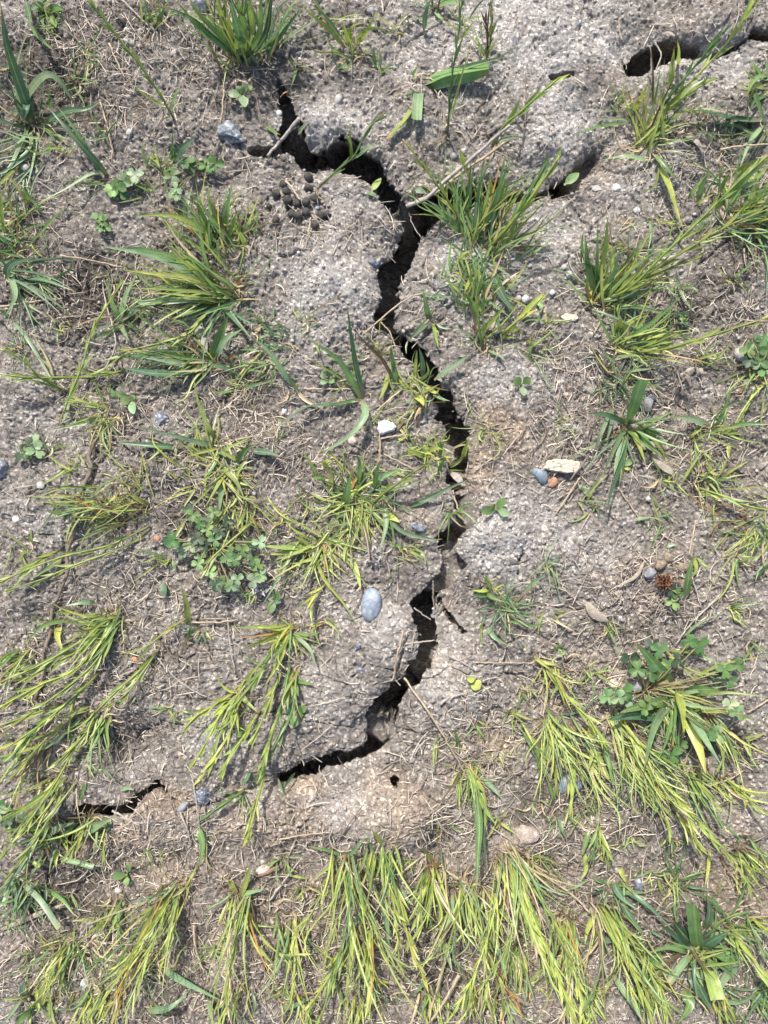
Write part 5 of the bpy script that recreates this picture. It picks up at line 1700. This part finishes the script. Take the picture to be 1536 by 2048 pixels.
stone('white pebble at the top of the right-middle litter', 1139, 549, 7, 8, 0, 'white_stone', 6)
stone('bluish white pebble above the one in the right-middle litter', 1128, 535, 6, 6, 0, 'pale_stone', 5)
stone('light pebble with a facet left of the white right-middle pebble', 1060, 532, 5, 5, 0, 'pale_stone', 4)
stone('pebble on the right slab above the lime shoot', 1105, 585, 6, 6, 0, 'white_stone', 4)
outline_stone('flat tan flake left of the right-middle clump', [(1119,634),(1132,627),(1152,629),(1158,638),(1148,644),(1128,642)], 'tan_stone', 5, seed=4)
stone('violet-grey pebble on bare soil near the oval seedling', 1107, 779, 6, 8, -10, 'grey_stone', 5)
stone('tan pebble right of the violet-grey one', 1131, 790, 7, 5, 0, 'pink_stone', 4)
stone('tiny white bead above the violet-grey pebble', 1101, 740, 3.5, 3.5, 0, 'white_stone', 4)
stone('grey chunk under the broad blue-green clump', 1294, 806, 17, 21, 0, 'grey_stone', 12, angular=7, amp=.15, name='rock', cat='rock')
stone('pale lump of soil and stone by the right edge', 1488, 711, 22, 14, 15, 'pale_stone', 12, amp=.12, name='rock', cat='rock')
stone('red clay fragment under the pale lump at the right edge', 1500, 733, 12, 8, -10, 'red_stone', 6, angular=3)
stone('beige pebble in the litter near the right edge', 1492, 615, 7, 5, 0, 'pink_stone', 4)
stone('white quartz bit on the soil left of right-edge spray', 1334, 985, 10, 9, 20, 'pale_stone', 5, angular=5)
stone('pale angular bit beside the quartz bit', 1296, 998, 6, 6, 0, 'white_stone', 4, angular=5)
stone('grey angular pebble half hidden right of the crack, by the droppings', 1300, 1146, 13, 16, -40, 'grey_stone', 11, angular=7)
stone('blue-grey flat stone partly hidden under the lone hanging blade', 1142, 1568, 29, 20, -25, 'slate', 11, amp=.1, name='rock', cat='rock')
stone('rough grey-blue rock at the right end of the lower left crack', 403, 1590, 18, 19, -20, 'speck_stone', 14, angular=8, amp=.2, name='rock', cat='rock')
stone('small dark clod left of the rough grey-blue rock', 366, 1614, 14, 7, -35, 'grey_stone', 8, amp=.15)
stone('glassy pale blue pebble in the dark leafy cluster at bottom right', 1276, 1771, 11, 17, 0, 'glass_stone', 12, angular=5, amp=.1)
stone('grey speckled stone cut by the left edge above the pale pebbles', 4, 940, 14, 20, 0, 'glass_stone', 14, angular=6, amp=.1, name='rock', cat='rock')
stone('pale split pebble near the left edge', 81, 972, 9, 9, 30, 'white_stone', 7, angular=4)
stone('light stone chip at the left below the split pebble', 34, 1039, 10, 9, 0, 'white_stone', 6, angular=5)
stone('dark speckled stone by the crack right of the central clump', 838, 1054, 17, 9, 18, 'speck_stone', 9, angular=6, amp=.12)
stone('white stone at bottom left between blades', 172, 1970, 11, 13, 10, 'white_stone', 10, angular=5)
stone('grey flat pebble at lower left on the dark litter', 177, 1706, 11, 10, 10, 'grey_stone', 6, angular=5)
stone('dull grey pebble below the flat pebble at lower left', 181, 1848, 10, 9, 0, 'grey_stone', 6)
stone('white chip under the slim-leaved seedling', 237, 1781, 8, 7, 20, 'white_stone', 5, angular=4)
stone('pinkish pebble at the bottom left of centre', 527, 1740, 16, 9, -15, 'pink_stone', 8)
stone('warm rounded clod jutting from the soil at the bottom right', 1050, 1672, 27, 20, -10, 'warm_clod', 13, amp=.3, angular=2, name='clod', cat='clod', group='clods of soil', sub=4)
stone('pale clod at the right edge near the bottom', 1478, 1592, 27, 22, 20, 'warm_clod', 13, amp=.3, angular=2, name='clod', cat='clod', group='clods of soil', sub=4)
stone('blue-violet pebble on the slab left of the lower crack', 716, 1292, 6, 7, 30, 'speck_stone', 4)
stone('dark rough pebble lower on the slab left of the crack', 720, 1342, 8, 8, 0, 'speck_stone', 5, angular=6)
stone('grey pebble in the left litter below drooping stems', 287, 1336, 9, 8, 0, 'grey_stone', 5)
stone('red chip between left stalks and round clover', 314, 1078, 7, 6, 0, 'red_stone', 4)
stone('ochre chip beside the grey pebble in the left litter', 270, 1320, 9, 7, 20, 'red_stone', 4, angular=4)
stone('pale chip left of the blue-grey pebble', 694, 1214, 8, 6, -20, 'pale_stone', 5)
stone('white bead at the bottom middle between hanging clumps', 909, 1877, 4, 6, 0, 'white_stone', 4)
stone('white chip lower at the bottom middle', 920, 1926, 7, 5, -10, 'white_stone', 4, angular=4)
stone('tan loose pebble below the lower slab', 1033, 2002, 8, 6, 20, 'tan_stone', 4)
stone('rounded pebble in the hollow by lower right clover', 1274, 1374, 11, 10, 0, 'grey_stone', 8)
stone('brown pebble beside the hollow by lower right clover', 1228, 1368, 11, 9, 0, 'tan_stone', 7, amp=.2)
stone('grey pebble above the fork of the crack', 908, 312, 9, 7, 0, 'grey_stone', 6)
LM = [(742,1209,'oval blue-grey pebble'),(772,855,'white angular stone'),(1120,932,'flat tan stone'),(600,400,'heap of dark droppings'),(455,271,'glassy crumpled rock'),(425,1085,'round-leaved clover patch'),
      (677,199,'pale oval pebble near the crack head'),(842,172,'flattened folded leaf'),(1300,120,'big upper right opening'),(820,440,'fork of the crack'),(962,470,'tall central clump'),(321,841,'speckled rock'),(488,122,'tall top clump'),
      (1142,1568,'blue-grey flat stone'),(1328,1164,'dried flower head'),(592,1430,'lush oval seedling'),(403,1590,'rough grey-blue rock'),(52,337,'round pebble at upper left'),(1042,770,'oval seedling on bare soil'),(1012,1215,'dark fine tuft'),
      (948,1362,'curled lime leaf'),(225,1240,'big drooping left clump'),(1205,602,'right-middle clump'),(895,266,'twin tall stalks'),(1394,1908,'broad bottom-right plant'),(726,800,'three forked blades'),(1290,1380,'lower right clover'),(75,252,'broad top-left plant')]
_used = set()
def near_label(x, y):
    for lx, ly, nm in sorted(LM, key=lambda q: math.dist((x, y), q[:2])):
        dx, dy = x - lx, y - ly
        d = ('below' if dy > 0 else 'above') if abs(dy) > 2 * abs(dx) else ('right of' if dx > 0 else 'left of') if abs(dx) > 2 * abs(dy) else ('below and right of' if dx > 0 else 'below and left of') if dy > 0 else ('above and right of' if dx > 0 else 'above and left of')
        t = f'tiny pale pebble {d} the {nm}'
        if t not in _used: _used.add(t); return t
# loose pebbles too ordinary to tell apart, one object each
for i, (x, y, r) in enumerate([(120,452,4),(62,60,4),(305,200,4),(600,118,4),(835,205,3.5),(905,190,4),(1010,180,4),(950,150,4),(1282,175,4.5),(880,480,4),(560,300,3),(597,505,3.5),(578,644,4),(585,681,4.5),(640,500,3),(636,690,3.5),(672,1230,3.5),(990,1345,3.5),
     (1240,1235,5),(1285,1077,3.5),(400,935,4.5),(396,1218,4),(15,1300,6),(1010,1265,4),(1495,1480,4),(1110,1420,4),(330,1395,6),(318,1395,4),(995,1800,4),(1350,1960,4),(845,1110,4),(1480,640,4),(1000,640,3.5),(1130,715,3.5)]):
    stone(near_label(x, y), x, y, r, r * R.uniform(.75, 1.1), R.uniform(0, 90), R.choice(['pale_stone', 'white_stone', 'pale_stone']), r * .7, group='small plain pebbles', sub=2)

# droppings: dark heap on the upper left slab, four old ones at the right
DG = 'dark droppings in a heap on the slab'
for lab, x, y, r, m in [
  ('topmost dark dropping of the heap', 617, 354, 9, 'dropping'), ('dark dropping below the topmost one', 617, 376, 9, 'dropping'),
  ('dark dropping at the upper left of the heap', 567, 368, 8, 'dropping'), ('second dark dropping from the upper left of the heap', 572, 382, 8, 'dropping'),
  ('glossy dark dropping at the left of the heap', 552, 388, 9, 'dropping'), ('large round dropping left in the middle row', 575, 400, 10, 'dropping'),
  ('middle dropping of the middle row under the straw', 594, 406, 9, 'dropping'), ('right dropping of the middle row under the straw', 612, 404, 9, 'dropping'),
  ('dark dropping at the upper right above the white bead', 630, 396, 9, 'dropping'), ('left dropping of the bottom row', 584, 428, 9, 'dropping'),
  ('second dropping of the bottom row', 596, 431, 9, 'dropping'), ('pale-topped dropping of the bottom row', 612, 424, 9, 'dropping'),
  ('dropping right below the white bead', 642, 430, 9, 'dropping'), ('rightmost dropping of the heap', 654, 428, 8, 'dropping'),
  ('lowest dropping of the heap beside the straw', 630, 450, 9, 'dropping'), ('crumbled dropping outlying at lower left of the heap', 552, 440, 8, 'dropping'),
  ('outlying dropping at the far left of the heap', 538, 412, 6, 'dropping')]:
    stone(lab, x, y, r * .95, r * R.uniform(.88, 1.05), R.uniform(0, 180), m, r * .85, amp=.16, name='dropping', cat='dropping', group=DG, lift=1.05)
for lab, x, y, r in [('uppermost brown dropping by the seed head', 1336, 1115, 11), ('brown dropping lower left of the uppermost one', 1321, 1130, 11),
                     ('brown dropping left of the bent blade', 1364, 1136, 10), ('brown dropping touching the foot of the bent blade', 1369, 1168, 10)]:
    stone(lab, x, y, r, r * .92, R.uniform(0, 180), 'old_dropping', r * .85, amp=.22, name='dropping', cat='dropping', group='old brown droppings round the seed head', lift=.7)
# round brown seed head made of little bracts
e = empty('dried_flower_head', P(1328, 1164, 0)); c0 = P(1328, 1164, .005); V, F, UV = [], [], []
for i in range(90):
    a = R.uniform(0, 6.28); b = R.uniform(-.2, 1.4); d = Vector((math.cos(a) * math.cos(b), math.sin(a) * math.cos(b), math.sin(b)))
    p0 = c0 + d * .003; p1 = c0 + d * R.uniform(.0055, .0075) + Vector((R.gauss(0, .0006), R.gauss(0, .0006), 0))
    ribbon(V, F, UV, [p0, p0.lerp(p1, .5), p1], lambda t: .0019 * (1.1 - t * .6), R.uniform(-1, 1), .3)
link_mesh('bracts', V, F, M['seedhead'], e, UV)
bm = rough_ball(.0042, .0042, .004, 5, .1, 2); me = bpy.data.meshes.new('core'); bm.to_mesh(me); bm.free(); me.materials.append(M['seedhead']); o = bpy.data.objects.new('core', me); C.objects.link(o); o.parent = e; o.location = (0, 0, .005)
tag(e, 'round dark brown dried seed head among the old brown droppings', 'seed head')
# white fluffy bits
def fluff(label, x, y, rx, ry, n, mat='fluff', name='seed_fluff', w=.0012):
    V, F, UV = [], [], []
    for i in range(n):
        a = R.uniform(0, 6.28); q = R.random() ** .6; c = P(x + rx * q * math.cos(a), y + ry * q * math.sin(a), R.uniform(.001, .005))
        d = Vector((R.gauss(0, 1), R.gauss(0, 1), R.gauss(0, .5))).normalized() * R.uniform(.0015, .0035)
        ribbon(V, F, UV, [c - d, c + Vector((0, 0, .0006)), c + d], lambda t: w, R.uniform(-1, 1), .3)
    o = solo(link_mesh(name, V, F, M[mat], None, UV)); return tag(o, label, 'seed fluff', 'bits of pale fluff')
fluff('white crumbly fluff between the clover patch and the oval seedling', 519, 1176, 17, 15, 70)
fluff('pale papery fluff on the soil above the blue-grey pebble', 747, 1112, 15, 18, 60)
# dry leaves
def dryleaf(label, pts, w, mat='dry_leaf', z=.004, name='dry_leaf'):
    path = px_path(pts, z, n=10); V, F, UV = [], [], []
    ribbon(V, F, UV, path, lambda t: w * PX * max(.08, math.sin(math.pi * (t * .92 + .05)) ** .6), R.uniform(-.3, .3), -.25)
    o = solo(link_mesh(name, V, F, M[mat], None, UV)); o['label'] = label; o['category'] = 'dry leaf'; o['group'] = 'dry leaves on the ground'; return o
dryleaf('pale tan curled leaf under a green blade on the lower right soil', [(1172,1205),(1190,1228),(1215,1242)], 20)
dryleaf('grey-white dry blade below the broad blue-green clump', [(1305,905),(1322,925),(1345,948)], 20)
dryleaf('tan dry leaf fragment beside the hollow lower right', [(1290,1120),(1272,1152),(1240,1170)], 7)
dryleaf('brown curled leaf in the soft hollow at the right', [(1298,1375),(1318,1365),(1335,1372)], 14, 'brown_leaf')
dryleaf('pale dry blade at the right of the broad blue-green clump', [(1382,772),(1375,745),(1388,735)], 9)
dryleaf('grey dry blade upright under the broad clump', [(1395,755),(1400,740),(1405,745)], 10)
dryleaf('cream dry sheath near the upper right stalk', [(1345,262),(1385,275),(1405,300)], 12)
dryleaf('white dry blade along the bottom left edge', [(-5,1863),(60,1835),(130,1808)], 10)
dryleaf('grey bark flake below the large left clump', [(392,640),(402,670),(412,705)], 20, 'greytwig')
dryleaf('grey flake by the crack pocket', [(903,945),(915,955),(925,968)], 16, 'greytwig')
dryleaf('grey dry leaf beside the slender branching shoot', [(985,640),(990,655),(994,668)], 16)
dryleaf('white narrow dry leaf left of the right slit', [(1325,66),(1338,66),(1350,72)], 6)
dryleaf('broad pale cut grass piece under the broad clump at right', [(1270,898),(1300,890),(1335,882)], 14)
dryleaf('dry tan leaf right of the broad clump near right edge', [(1412,640),(1420,620),(1428,608)], 11)
dryleaf('brown leaf tip near the pinkish pebble bottom left', [(510,1755),(535,1745),(558,1732)], 8, 'brown_leaf')

# individually visible straws and twigs
def strand(label, pts, w, mat='greytwig', z=.002, z1=None, name='dry_stalk', cat='dry stalk', arch=.0, group='long dry stalks'):
    n = max(8, len(pts) * 5); pp = catmull([(a, b, 0) for a, b in pts], n); path = []
    for i, p in enumerate(pp):
        t = i / n; h = z + ((z1 if z1 is not None else z) - z) * t + arch * math.sin(math.pi * t)
        path.append(P(p.x + R.gauss(0, .6), p.y + R.gauss(0, .6), h))
    V, F, UV = [], [], []; tube(V, F, UV, path, lambda t: w * PX * .5 * (1 - .35 * t) * (1 + .1 * math.sin(t * 40)), 6)
    o = solo(link_mesh(name, V, F, M[mat], None, UV)); return tag(o, label, cat, group)
strand('long knobbly brown runner crossing the left side from top to bottom', [(188,880),(178,915),(182,940),(160,985),(148,1030),(150,1060),(134,1110),(136,1140),(120,1185),(104,1225),(102,1262),(86,1310),(88,1340),(70,1400)], 9, 'twig', .003, name='runner', cat='runner', group='runners')
strand('short grey stick lying across the top left end of the crack', [(600,236),(570,272),(535,312)], 9, 'greytwig', .003, .004, name='stick', cat='stick', group='sticks')
strand('long pale straw lying from the crack fork up to the right', [(812,412),(850,398),(890,362),(940,320),(990,275),(1020,250)], 8.5, 'greytwig', .003, .028, arch=.006)
strand('second pale straw beside the long straw above the fork', [(830,405),(880,380),(930,340),(975,310),(1010,285)], 7, 'straw', .003, .016)
strand('thin white straw spanning the crack in the middle', [(725,670),(760,640),(810,600),(850,585)], 4, 'straw', .003, .006)
strand('thin curved straw across the narrow middle of the crack', [(762,645),(780,665),(790,695),(795,710)], 3, 'straw', .003)
strand('long thin pale stalk pointing down right from the lower crack', [(808,1356),(840,1400),(880,1460),(915,1520),(935,1560)], 4.5, 'straw', .004, .008, arch=.006)
strand('dark twig bridging the lower crack', [(812,1288),(845,1284),(868,1280)], 4, 'greytwig', .003)
strand('pale stem with a hooked tip hanging left of the lower crack', [(806,1262),(800,1290),(792,1320),(788,1350),(784,1362)], 4.5, 'straw', .004)
strand('dark root strand hanging into the upper pocket of the lower crack', [(866,1160),(866,1185),(868,1212)], 4, 'twig', .002)
strand('fine root across the opening of the lower crack', [(828,1216),(845,1228),(862,1240)], 3, 'greytwig', .001)
strand('fine root curving into the fork of the crack', [(818,425),(826,450),(842,475)], 3, 'greytwig', .000)
strand('straw stuck upright in the crack pocket', [(905,980),(912,1005),(919,1025)], 4, 'straw', .002)
strand('straw crossing the ground under the three forked blades', [(612,778),(660,778),(705,778)], 4, 'straw', .002)
strand('pale twig at the upper left running down from the seed stalk', [(200,200),(215,255),(228,315)], 4, 'straw', .002)
strand('pale twig running along the left edge below the bluish blades', [(0,614),(60,604),(125,597)], 5, 'straw', .003)
strand('long thin straw pointing left from the clump at left', [(120,512),(180,520),(245,535)], 4, 'straw', .004)
strand('straw between the left clump stems', [(195,760),(230,690),(210,600),(205,560)], 4, 'greytwig', .003)
strand('thin straw right of the glassy crumpled rock', [(392,350),(440,345),(495,340)], 3, 'greytwig', .002)
strand('straw at the bottom of the dark droppings', [(622,435),(616,470),(610,500)], 3.5, 'straw', .002)
strand('straw lying level right of the dark droppings', [(618,463),(640,464),(660,464)], 2.6, 'straw', .002)
strand('straw across the top of the dark droppings', [(572,362),(588,382),(600,400)], 5, 'straw', .006, .007)
strand('dark thin stem lying below the leaning sprig', [(640,372),(634,388),(636,408)], 4, 'twig', .003)
strand('thin dark root over the right slab near the top', [(1052,150),(1052,220),(1046,280),(1030,330)], 3, 'twig', .001)
strand('fine curved root above the narrow slit', [(1235,0),(1238,40),(1240,80)], 2.6, 'straw', .001)
strand('straw arching over the big upper right opening', [(1310,85),(1322,110),(1312,140)], 3.5, 'greytwig', .006)
strand('pale stem rising through the upper right opening', [(1302,150),(1303,120),(1300,92)], 4, 'greytwig', .008, .02)
strand('long thin straw running left from the thick right edge clump', [(1440,360),(1400,335),(1360,330)], 3, 'straw', .002)
strand('pale yellow curved stalk reaching the right edge', [(1440,300),(1480,292),(1545,288)], 5, 'straw', .004, .014)
strand('straw in the right litter pointing to the crack', [(1105,735),(1135,742),(1165,745)], 4, 'straw', .002)
strand('dark twig right of the oval seedling', [(1075,830),(1092,865),(1065,910)], 5, 'twig', .002)
strand('straw slanting below the flat tan stone', [(1160,955),(1140,985),(1110,1030)], 4, 'straw', .002)
strand('dark stalk running over the flat tan stone end', [(1140,960),(1165,930),(1180,905)], 4, 'twig', .006)
strand('long straw crossing the bare soil right of centre', [(1235,975),(1260,1010),(1280,1040)], 3.4, 'straw', .002)
strand('long grey straw left of the bent blade', [(1392,1040),(1385,1075),(1378,1110)], 4, 'straw', .003)
strand('straw forked beside the brown droppings', [(1385,1160),(1395,1190),(1402,1215)], 4, 'greytwig', .003)
strand('long straw from the brown droppings down to clover', [(1440,1190),(1410,1220),(1380,1250),(1350,1290)], 4.5, 'greytwig', .003)
strand('thin straw along the lower right beside the broad clump', [(1495,1425),(1520,1410),(1545,1395)], 5, 'straw', .003)
strand('straw at the right edge above the pale clod', [(1415,1573),(1455,1560),(1490,1540)], 4, 'straw', .003)
strand('long straw crossing the bottom right clumps', [(1068,1735),(1110,1765),(1150,1795),(1180,1825)], 6, 'straw', .006)
strand('straw joint linking two hanging clumps at bottom centre', [(885,1735),(905,1750),(932,1768)], 5, 'straw', .004)
strand('bundle straw at the bottom middle, left of two', [(895,1900),(880,1960),(855,2040)], 6, 'straw', .008)
strand('bundle straw at the bottom middle, right of two', [(918,1950),(890,2000),(860,2045)], 7, 'straw', .010)
strand('thin white straw in the bottom gap below the centre clump', [(822,1990),(800,1985),(780,1992)], 3, 'straw', .003)
strand('long fine straw on the lower slab', [(640,1640),(630,1670),(605,1700)], 3, 'greytwig', .001)
strand('grey straw lying left of the bottom tall clump', [(540,1800),(570,1760),(605,1715)], 4, 'greytwig', .003)
strand('long straws line on the warm soil at bottom centre', [(555,1680),(610,1670),(660,1665)], 3.4, 'straw', .002)
strand('dark slanting straw on the warm soil below the lower crack', [(665,1700),(690,1660),(722,1615)], 3.4, 'twig', .002)
strand('pale bent stick at the left end of the crack', [(225,1622),(250,1635),(280,1652)], 5, 'greytwig', .004, name='stick', cat='stick', group='sticks')
strand('thin root below the bent stick', [(180,1735),(155,1760),(108,1770)], 3.5, 'greytwig', .002)
strand('pale straw running down beside the slanting bottom left clump', [(388,1850),(392,1900),(408,1945)], 5, 'straw', .004)
strand('pair of straws left of the rough grey-blue rock', [(360,1625),(375,1660),(382,1695)], 4, 'greytwig', .003)
strand('fine straw right of the rough grey-blue rock', [(385,1560),(395,1620),(402,1690)], 3, 'greytwig', .003)
strand('thin straw lying level on the soil right of the dark fine tuft', [(950,1325),(1000,1326),(1055,1326)], 3, 'straw', .002)
strand('grey split stick on the slab right of the lower crack', [(898,1312),(925,1325),(948,1340)], 5, 'greytwig', .002, name='stick', cat='stick', group='sticks')
strand('pale bark strip on the slab below the lime curled leaf', [(880,1408),(900,1395),(935,1385)], 7, 'greytwig', .001, name='stick', cat='stick', group='sticks')
strand('long curved thin root in the left litter', [(310,1310),(340,1345),(375,1375),(415,1395)], 3.4, 'greytwig', .002)
strand('long straw above the drooping stems at left', [(385,1245),(430,1245),(475,1240)], 4, 'straw', .002)
strand('thin straw dropping from clover patch toward drooping stems', [(455,1235),(460,1290),(470,1350)], 3, 'greytwig', .002)
strand('thin root loop around the white angular stone', [(745,868),(738,840),(752,825),(790,822)], 3, 'greytwig', .003)
strand('pale straw passing under the white angular stone', [(762,878),(790,872),(830,870)], 4.5, 'straw', .002)
strand('long parallel straw pair above the central clump', [(768,908),(800,925),(832,940)], 4, 'straw', .003)
strand('bare straw in the top left litter', [(218,85),(232,120),(250,155)], 4, 'straw', .002)
strand('long thin root at the top right of the leaning stalk', [(245,0),(290,45),(312,62)], 4, 'greytwig', .002)
strand('thin straw beside the four-leaved seedling', [(448,180),(445,215),(442,245)], 4, 'straw', .003)

# ---------------------------------------------------------------- litter and grit: what nobody could count
def thick(px, py):
    X0 = np.array([float(px)]); Y0 = np.array([float(py)])
    return 1 - .80 * float(patch(PALE, X0, Y0)[0] if hasattr(patch(PALE, X0, Y0), '__len__') else 0)
DEAD = [(500,820,130,120,1),(420,950,120,80,.8),(160,560,120,80,.7),(230,830,100,70,.9),(250,1210,120,80,.9),(1180,790,90,110,1),(1150,900,90,70,1),(1340,880,160,110,.8),(1300,1180,180,90,.9),
        (1150,1370,120,100,1),(950,1470,90,110,1),(560,1120,120,70,.8),(640,960,120,60,.9),(300,1700,220,120,.8),(700,1680,260,50,.6),(900,1650,140,70,1),(1200,1640,180,100,.9),(800,1900,800,180,.9),
        (300,120,220,110,.7),(1340,330,120,90,.6),(620,470,120,50,.6),(200,1400,200,140,.7),(980,900,60,80,.7),(600,1250,60,90,.6),(1400,620,120,80,.7),(60,420,90,60,.6),(380,620,90,60,.6)]
LX = np.array([[R.uniform(-60, 1600) for _ in range(60000)]]); LY = np.array([[R.uniform(-60, 2110) for _ in range(60000)]])
LP = .14 + .9 * np.clip(patch(DEAD, LX, LY), 0, 1) - .22 * np.clip(patch(PALE, LX, LY), 0, 1); LP = LP * (.5 + 1.0 * fbm(LX, LY, 90, 3, 2))
LC = gsample(_SDALL, LX, LY)
cand = [(float(x), float(y), float(p)) for x, y, p, c in zip(LX[0], LY[0], LP[0], LC[0]) if R.random() < p * .72 and c < -3]
V, F, UV = [], [], []
def litter_piece(x, y):
    L = R.choice([R.uniform(6, 16), R.uniform(12, 30), R.uniform(20, 52)]) * (1 if R.random() < .9 else 1.5); a = R.uniform(0, math.pi); c = R.gauss(0, .12) if R.random() < .85 else R.gauss(0, .5)
    w = R.uniform(1.0, 2.7) * (1.0 if L < 30 else .85); n = 4; pts = []
    for i in range(n + 1):
        t = i / n - .5; aa = a + c * t * 2
        px_, py_ = x + math.cos(aa) * L * t, y - math.sin(aa) * L * t
        pts.append((px_, py_, max(hfull(px_, py_), hfull(px_ + 2, py_ + 2) - .001)))
    base = max(pts[0][2], pts[-1][2], hsm(x, y) + .0002) ; lift = R.uniform(.0004, .0026); out = []
    if min(p[2] for p in pts) < base - .004: base = max(p[2] for p in pts)
    for i, (px_, py_, z) in enumerate(pts):
        zz = max(z, base - .0016) + lift + R.uniform(0, .0004)
        out.append(Vector(((px_ - 768) * PX, (1024 - py_) * PX, zz)))
    return out, w
for x, y, p in cand:
    path, w = litter_piece(x, y)
    b0 = len(V); ww = w * PX * .5; n = len(path); rise = ww * R.uniform(.3, .9)
    for i, q in enumerate(path):
        t = (path[min(i + 1, n - 1)] - path[max(i - 1, 0)]).normalized(); s = Vector((-t.y, t.x, 0)); k = 1 if 0 < i < n - 1 else .5
        V += [q - s * ww * k - Vector((0, 0, .0001)), q + Vector((0, 0, rise)), q + s * ww * k - Vector((0, 0, .0001))]
    for i in range(n - 1):
        a = b0 + i * 3; F += [(a, a + 1, a + 4, a + 3), (a + 1, a + 2, a + 5, a + 4), (a + 2, a, a + 3, a + 5)]
print('litter', len(cand))
o = link_mesh('dead_grass_litter', V, F, M['litter'], None); o['kind'] = 'stuff'; o['label'] = 'dead grass, roots and straw scattered over the soil'
# crumbs and grit
def scatter(name, n, r0, r1, mat, label, seed, pale_bias):
    rr = np.random.RandomState(seed); xs = rr.uniform(-60, 1600, n); ys = rr.uniform(-60, 2110, n)
    pr = .55 + pale_bias * np.clip(patch(PALE, xs[None], ys[None])[0], 0, 1); sdv = gsample(_SDALL, xs, ys)
    keep = (rr.rand(n) < pr) & (sdv < -2); xs, ys = xs[keep], ys[keep]; n = len(xs)
    bm = bmesh.new(); bmesh.ops.create_icosphere(bm, subdivisions=1, radius=1); B = np.array([v.co[:] for v in bm.verts]); FF = np.array([[v.index for v in f.verts] for f in bm.faces]); bm.free()
    r = r0 + (r1 - r0) * rr.rand(n) ** 2.2
    zi = HT[np.clip(np.searchsorted(YS, ys), 0, ny - 1), np.clip(np.searchsorted(XS, xs), 0, nx - 1)] * 1e-3
    sc = rr.uniform(.65, 1.3, (n, 1, 3)); nz = 1 + rr.uniform(-.22, .22, (n, len(B), 1)); W = B[None] * sc * nz * (r * PX)[:, None, None]
    W[..., 0] += ((xs - 768) * PX)[:, None]; W[..., 1] += ((1024 - ys) * PX)[:, None]; W[..., 2] += (zi + r * PX * .25)[:, None]
    me = bpy.data.meshes.new(name); nv = n * len(B); nf = n * len(FF)
    me.vertices.add(nv); me.vertices.foreach_set('co', W.astype(np.float32).ravel())
    idx = (FF[None] + (np.arange(n) * len(B))[:, None, None]).astype(np.int32).ravel()
    me.loops.add(nf * 3); me.loops.foreach_set('vertex_index', idx); me.polygons.add(nf); me.polygons.foreach_set('loop_start', np.arange(0, nf * 3, 3, dtype=np.int32)); me.update(calc_edges=True)
    me.materials.append(M[mat]); o = bpy.data.objects.new(name, me); C.objects.link(o); o['kind'] = 'stuff'; o['label'] = label
scatter('soil_crumbs', 15000, 1.2, 4.4, 'clod', 'loose crumbs of dried soil', 3, .4)
scatter('grit', 7000, .9, 3.2, 'grit', 'fine mineral grit on the soil', 4, .2)
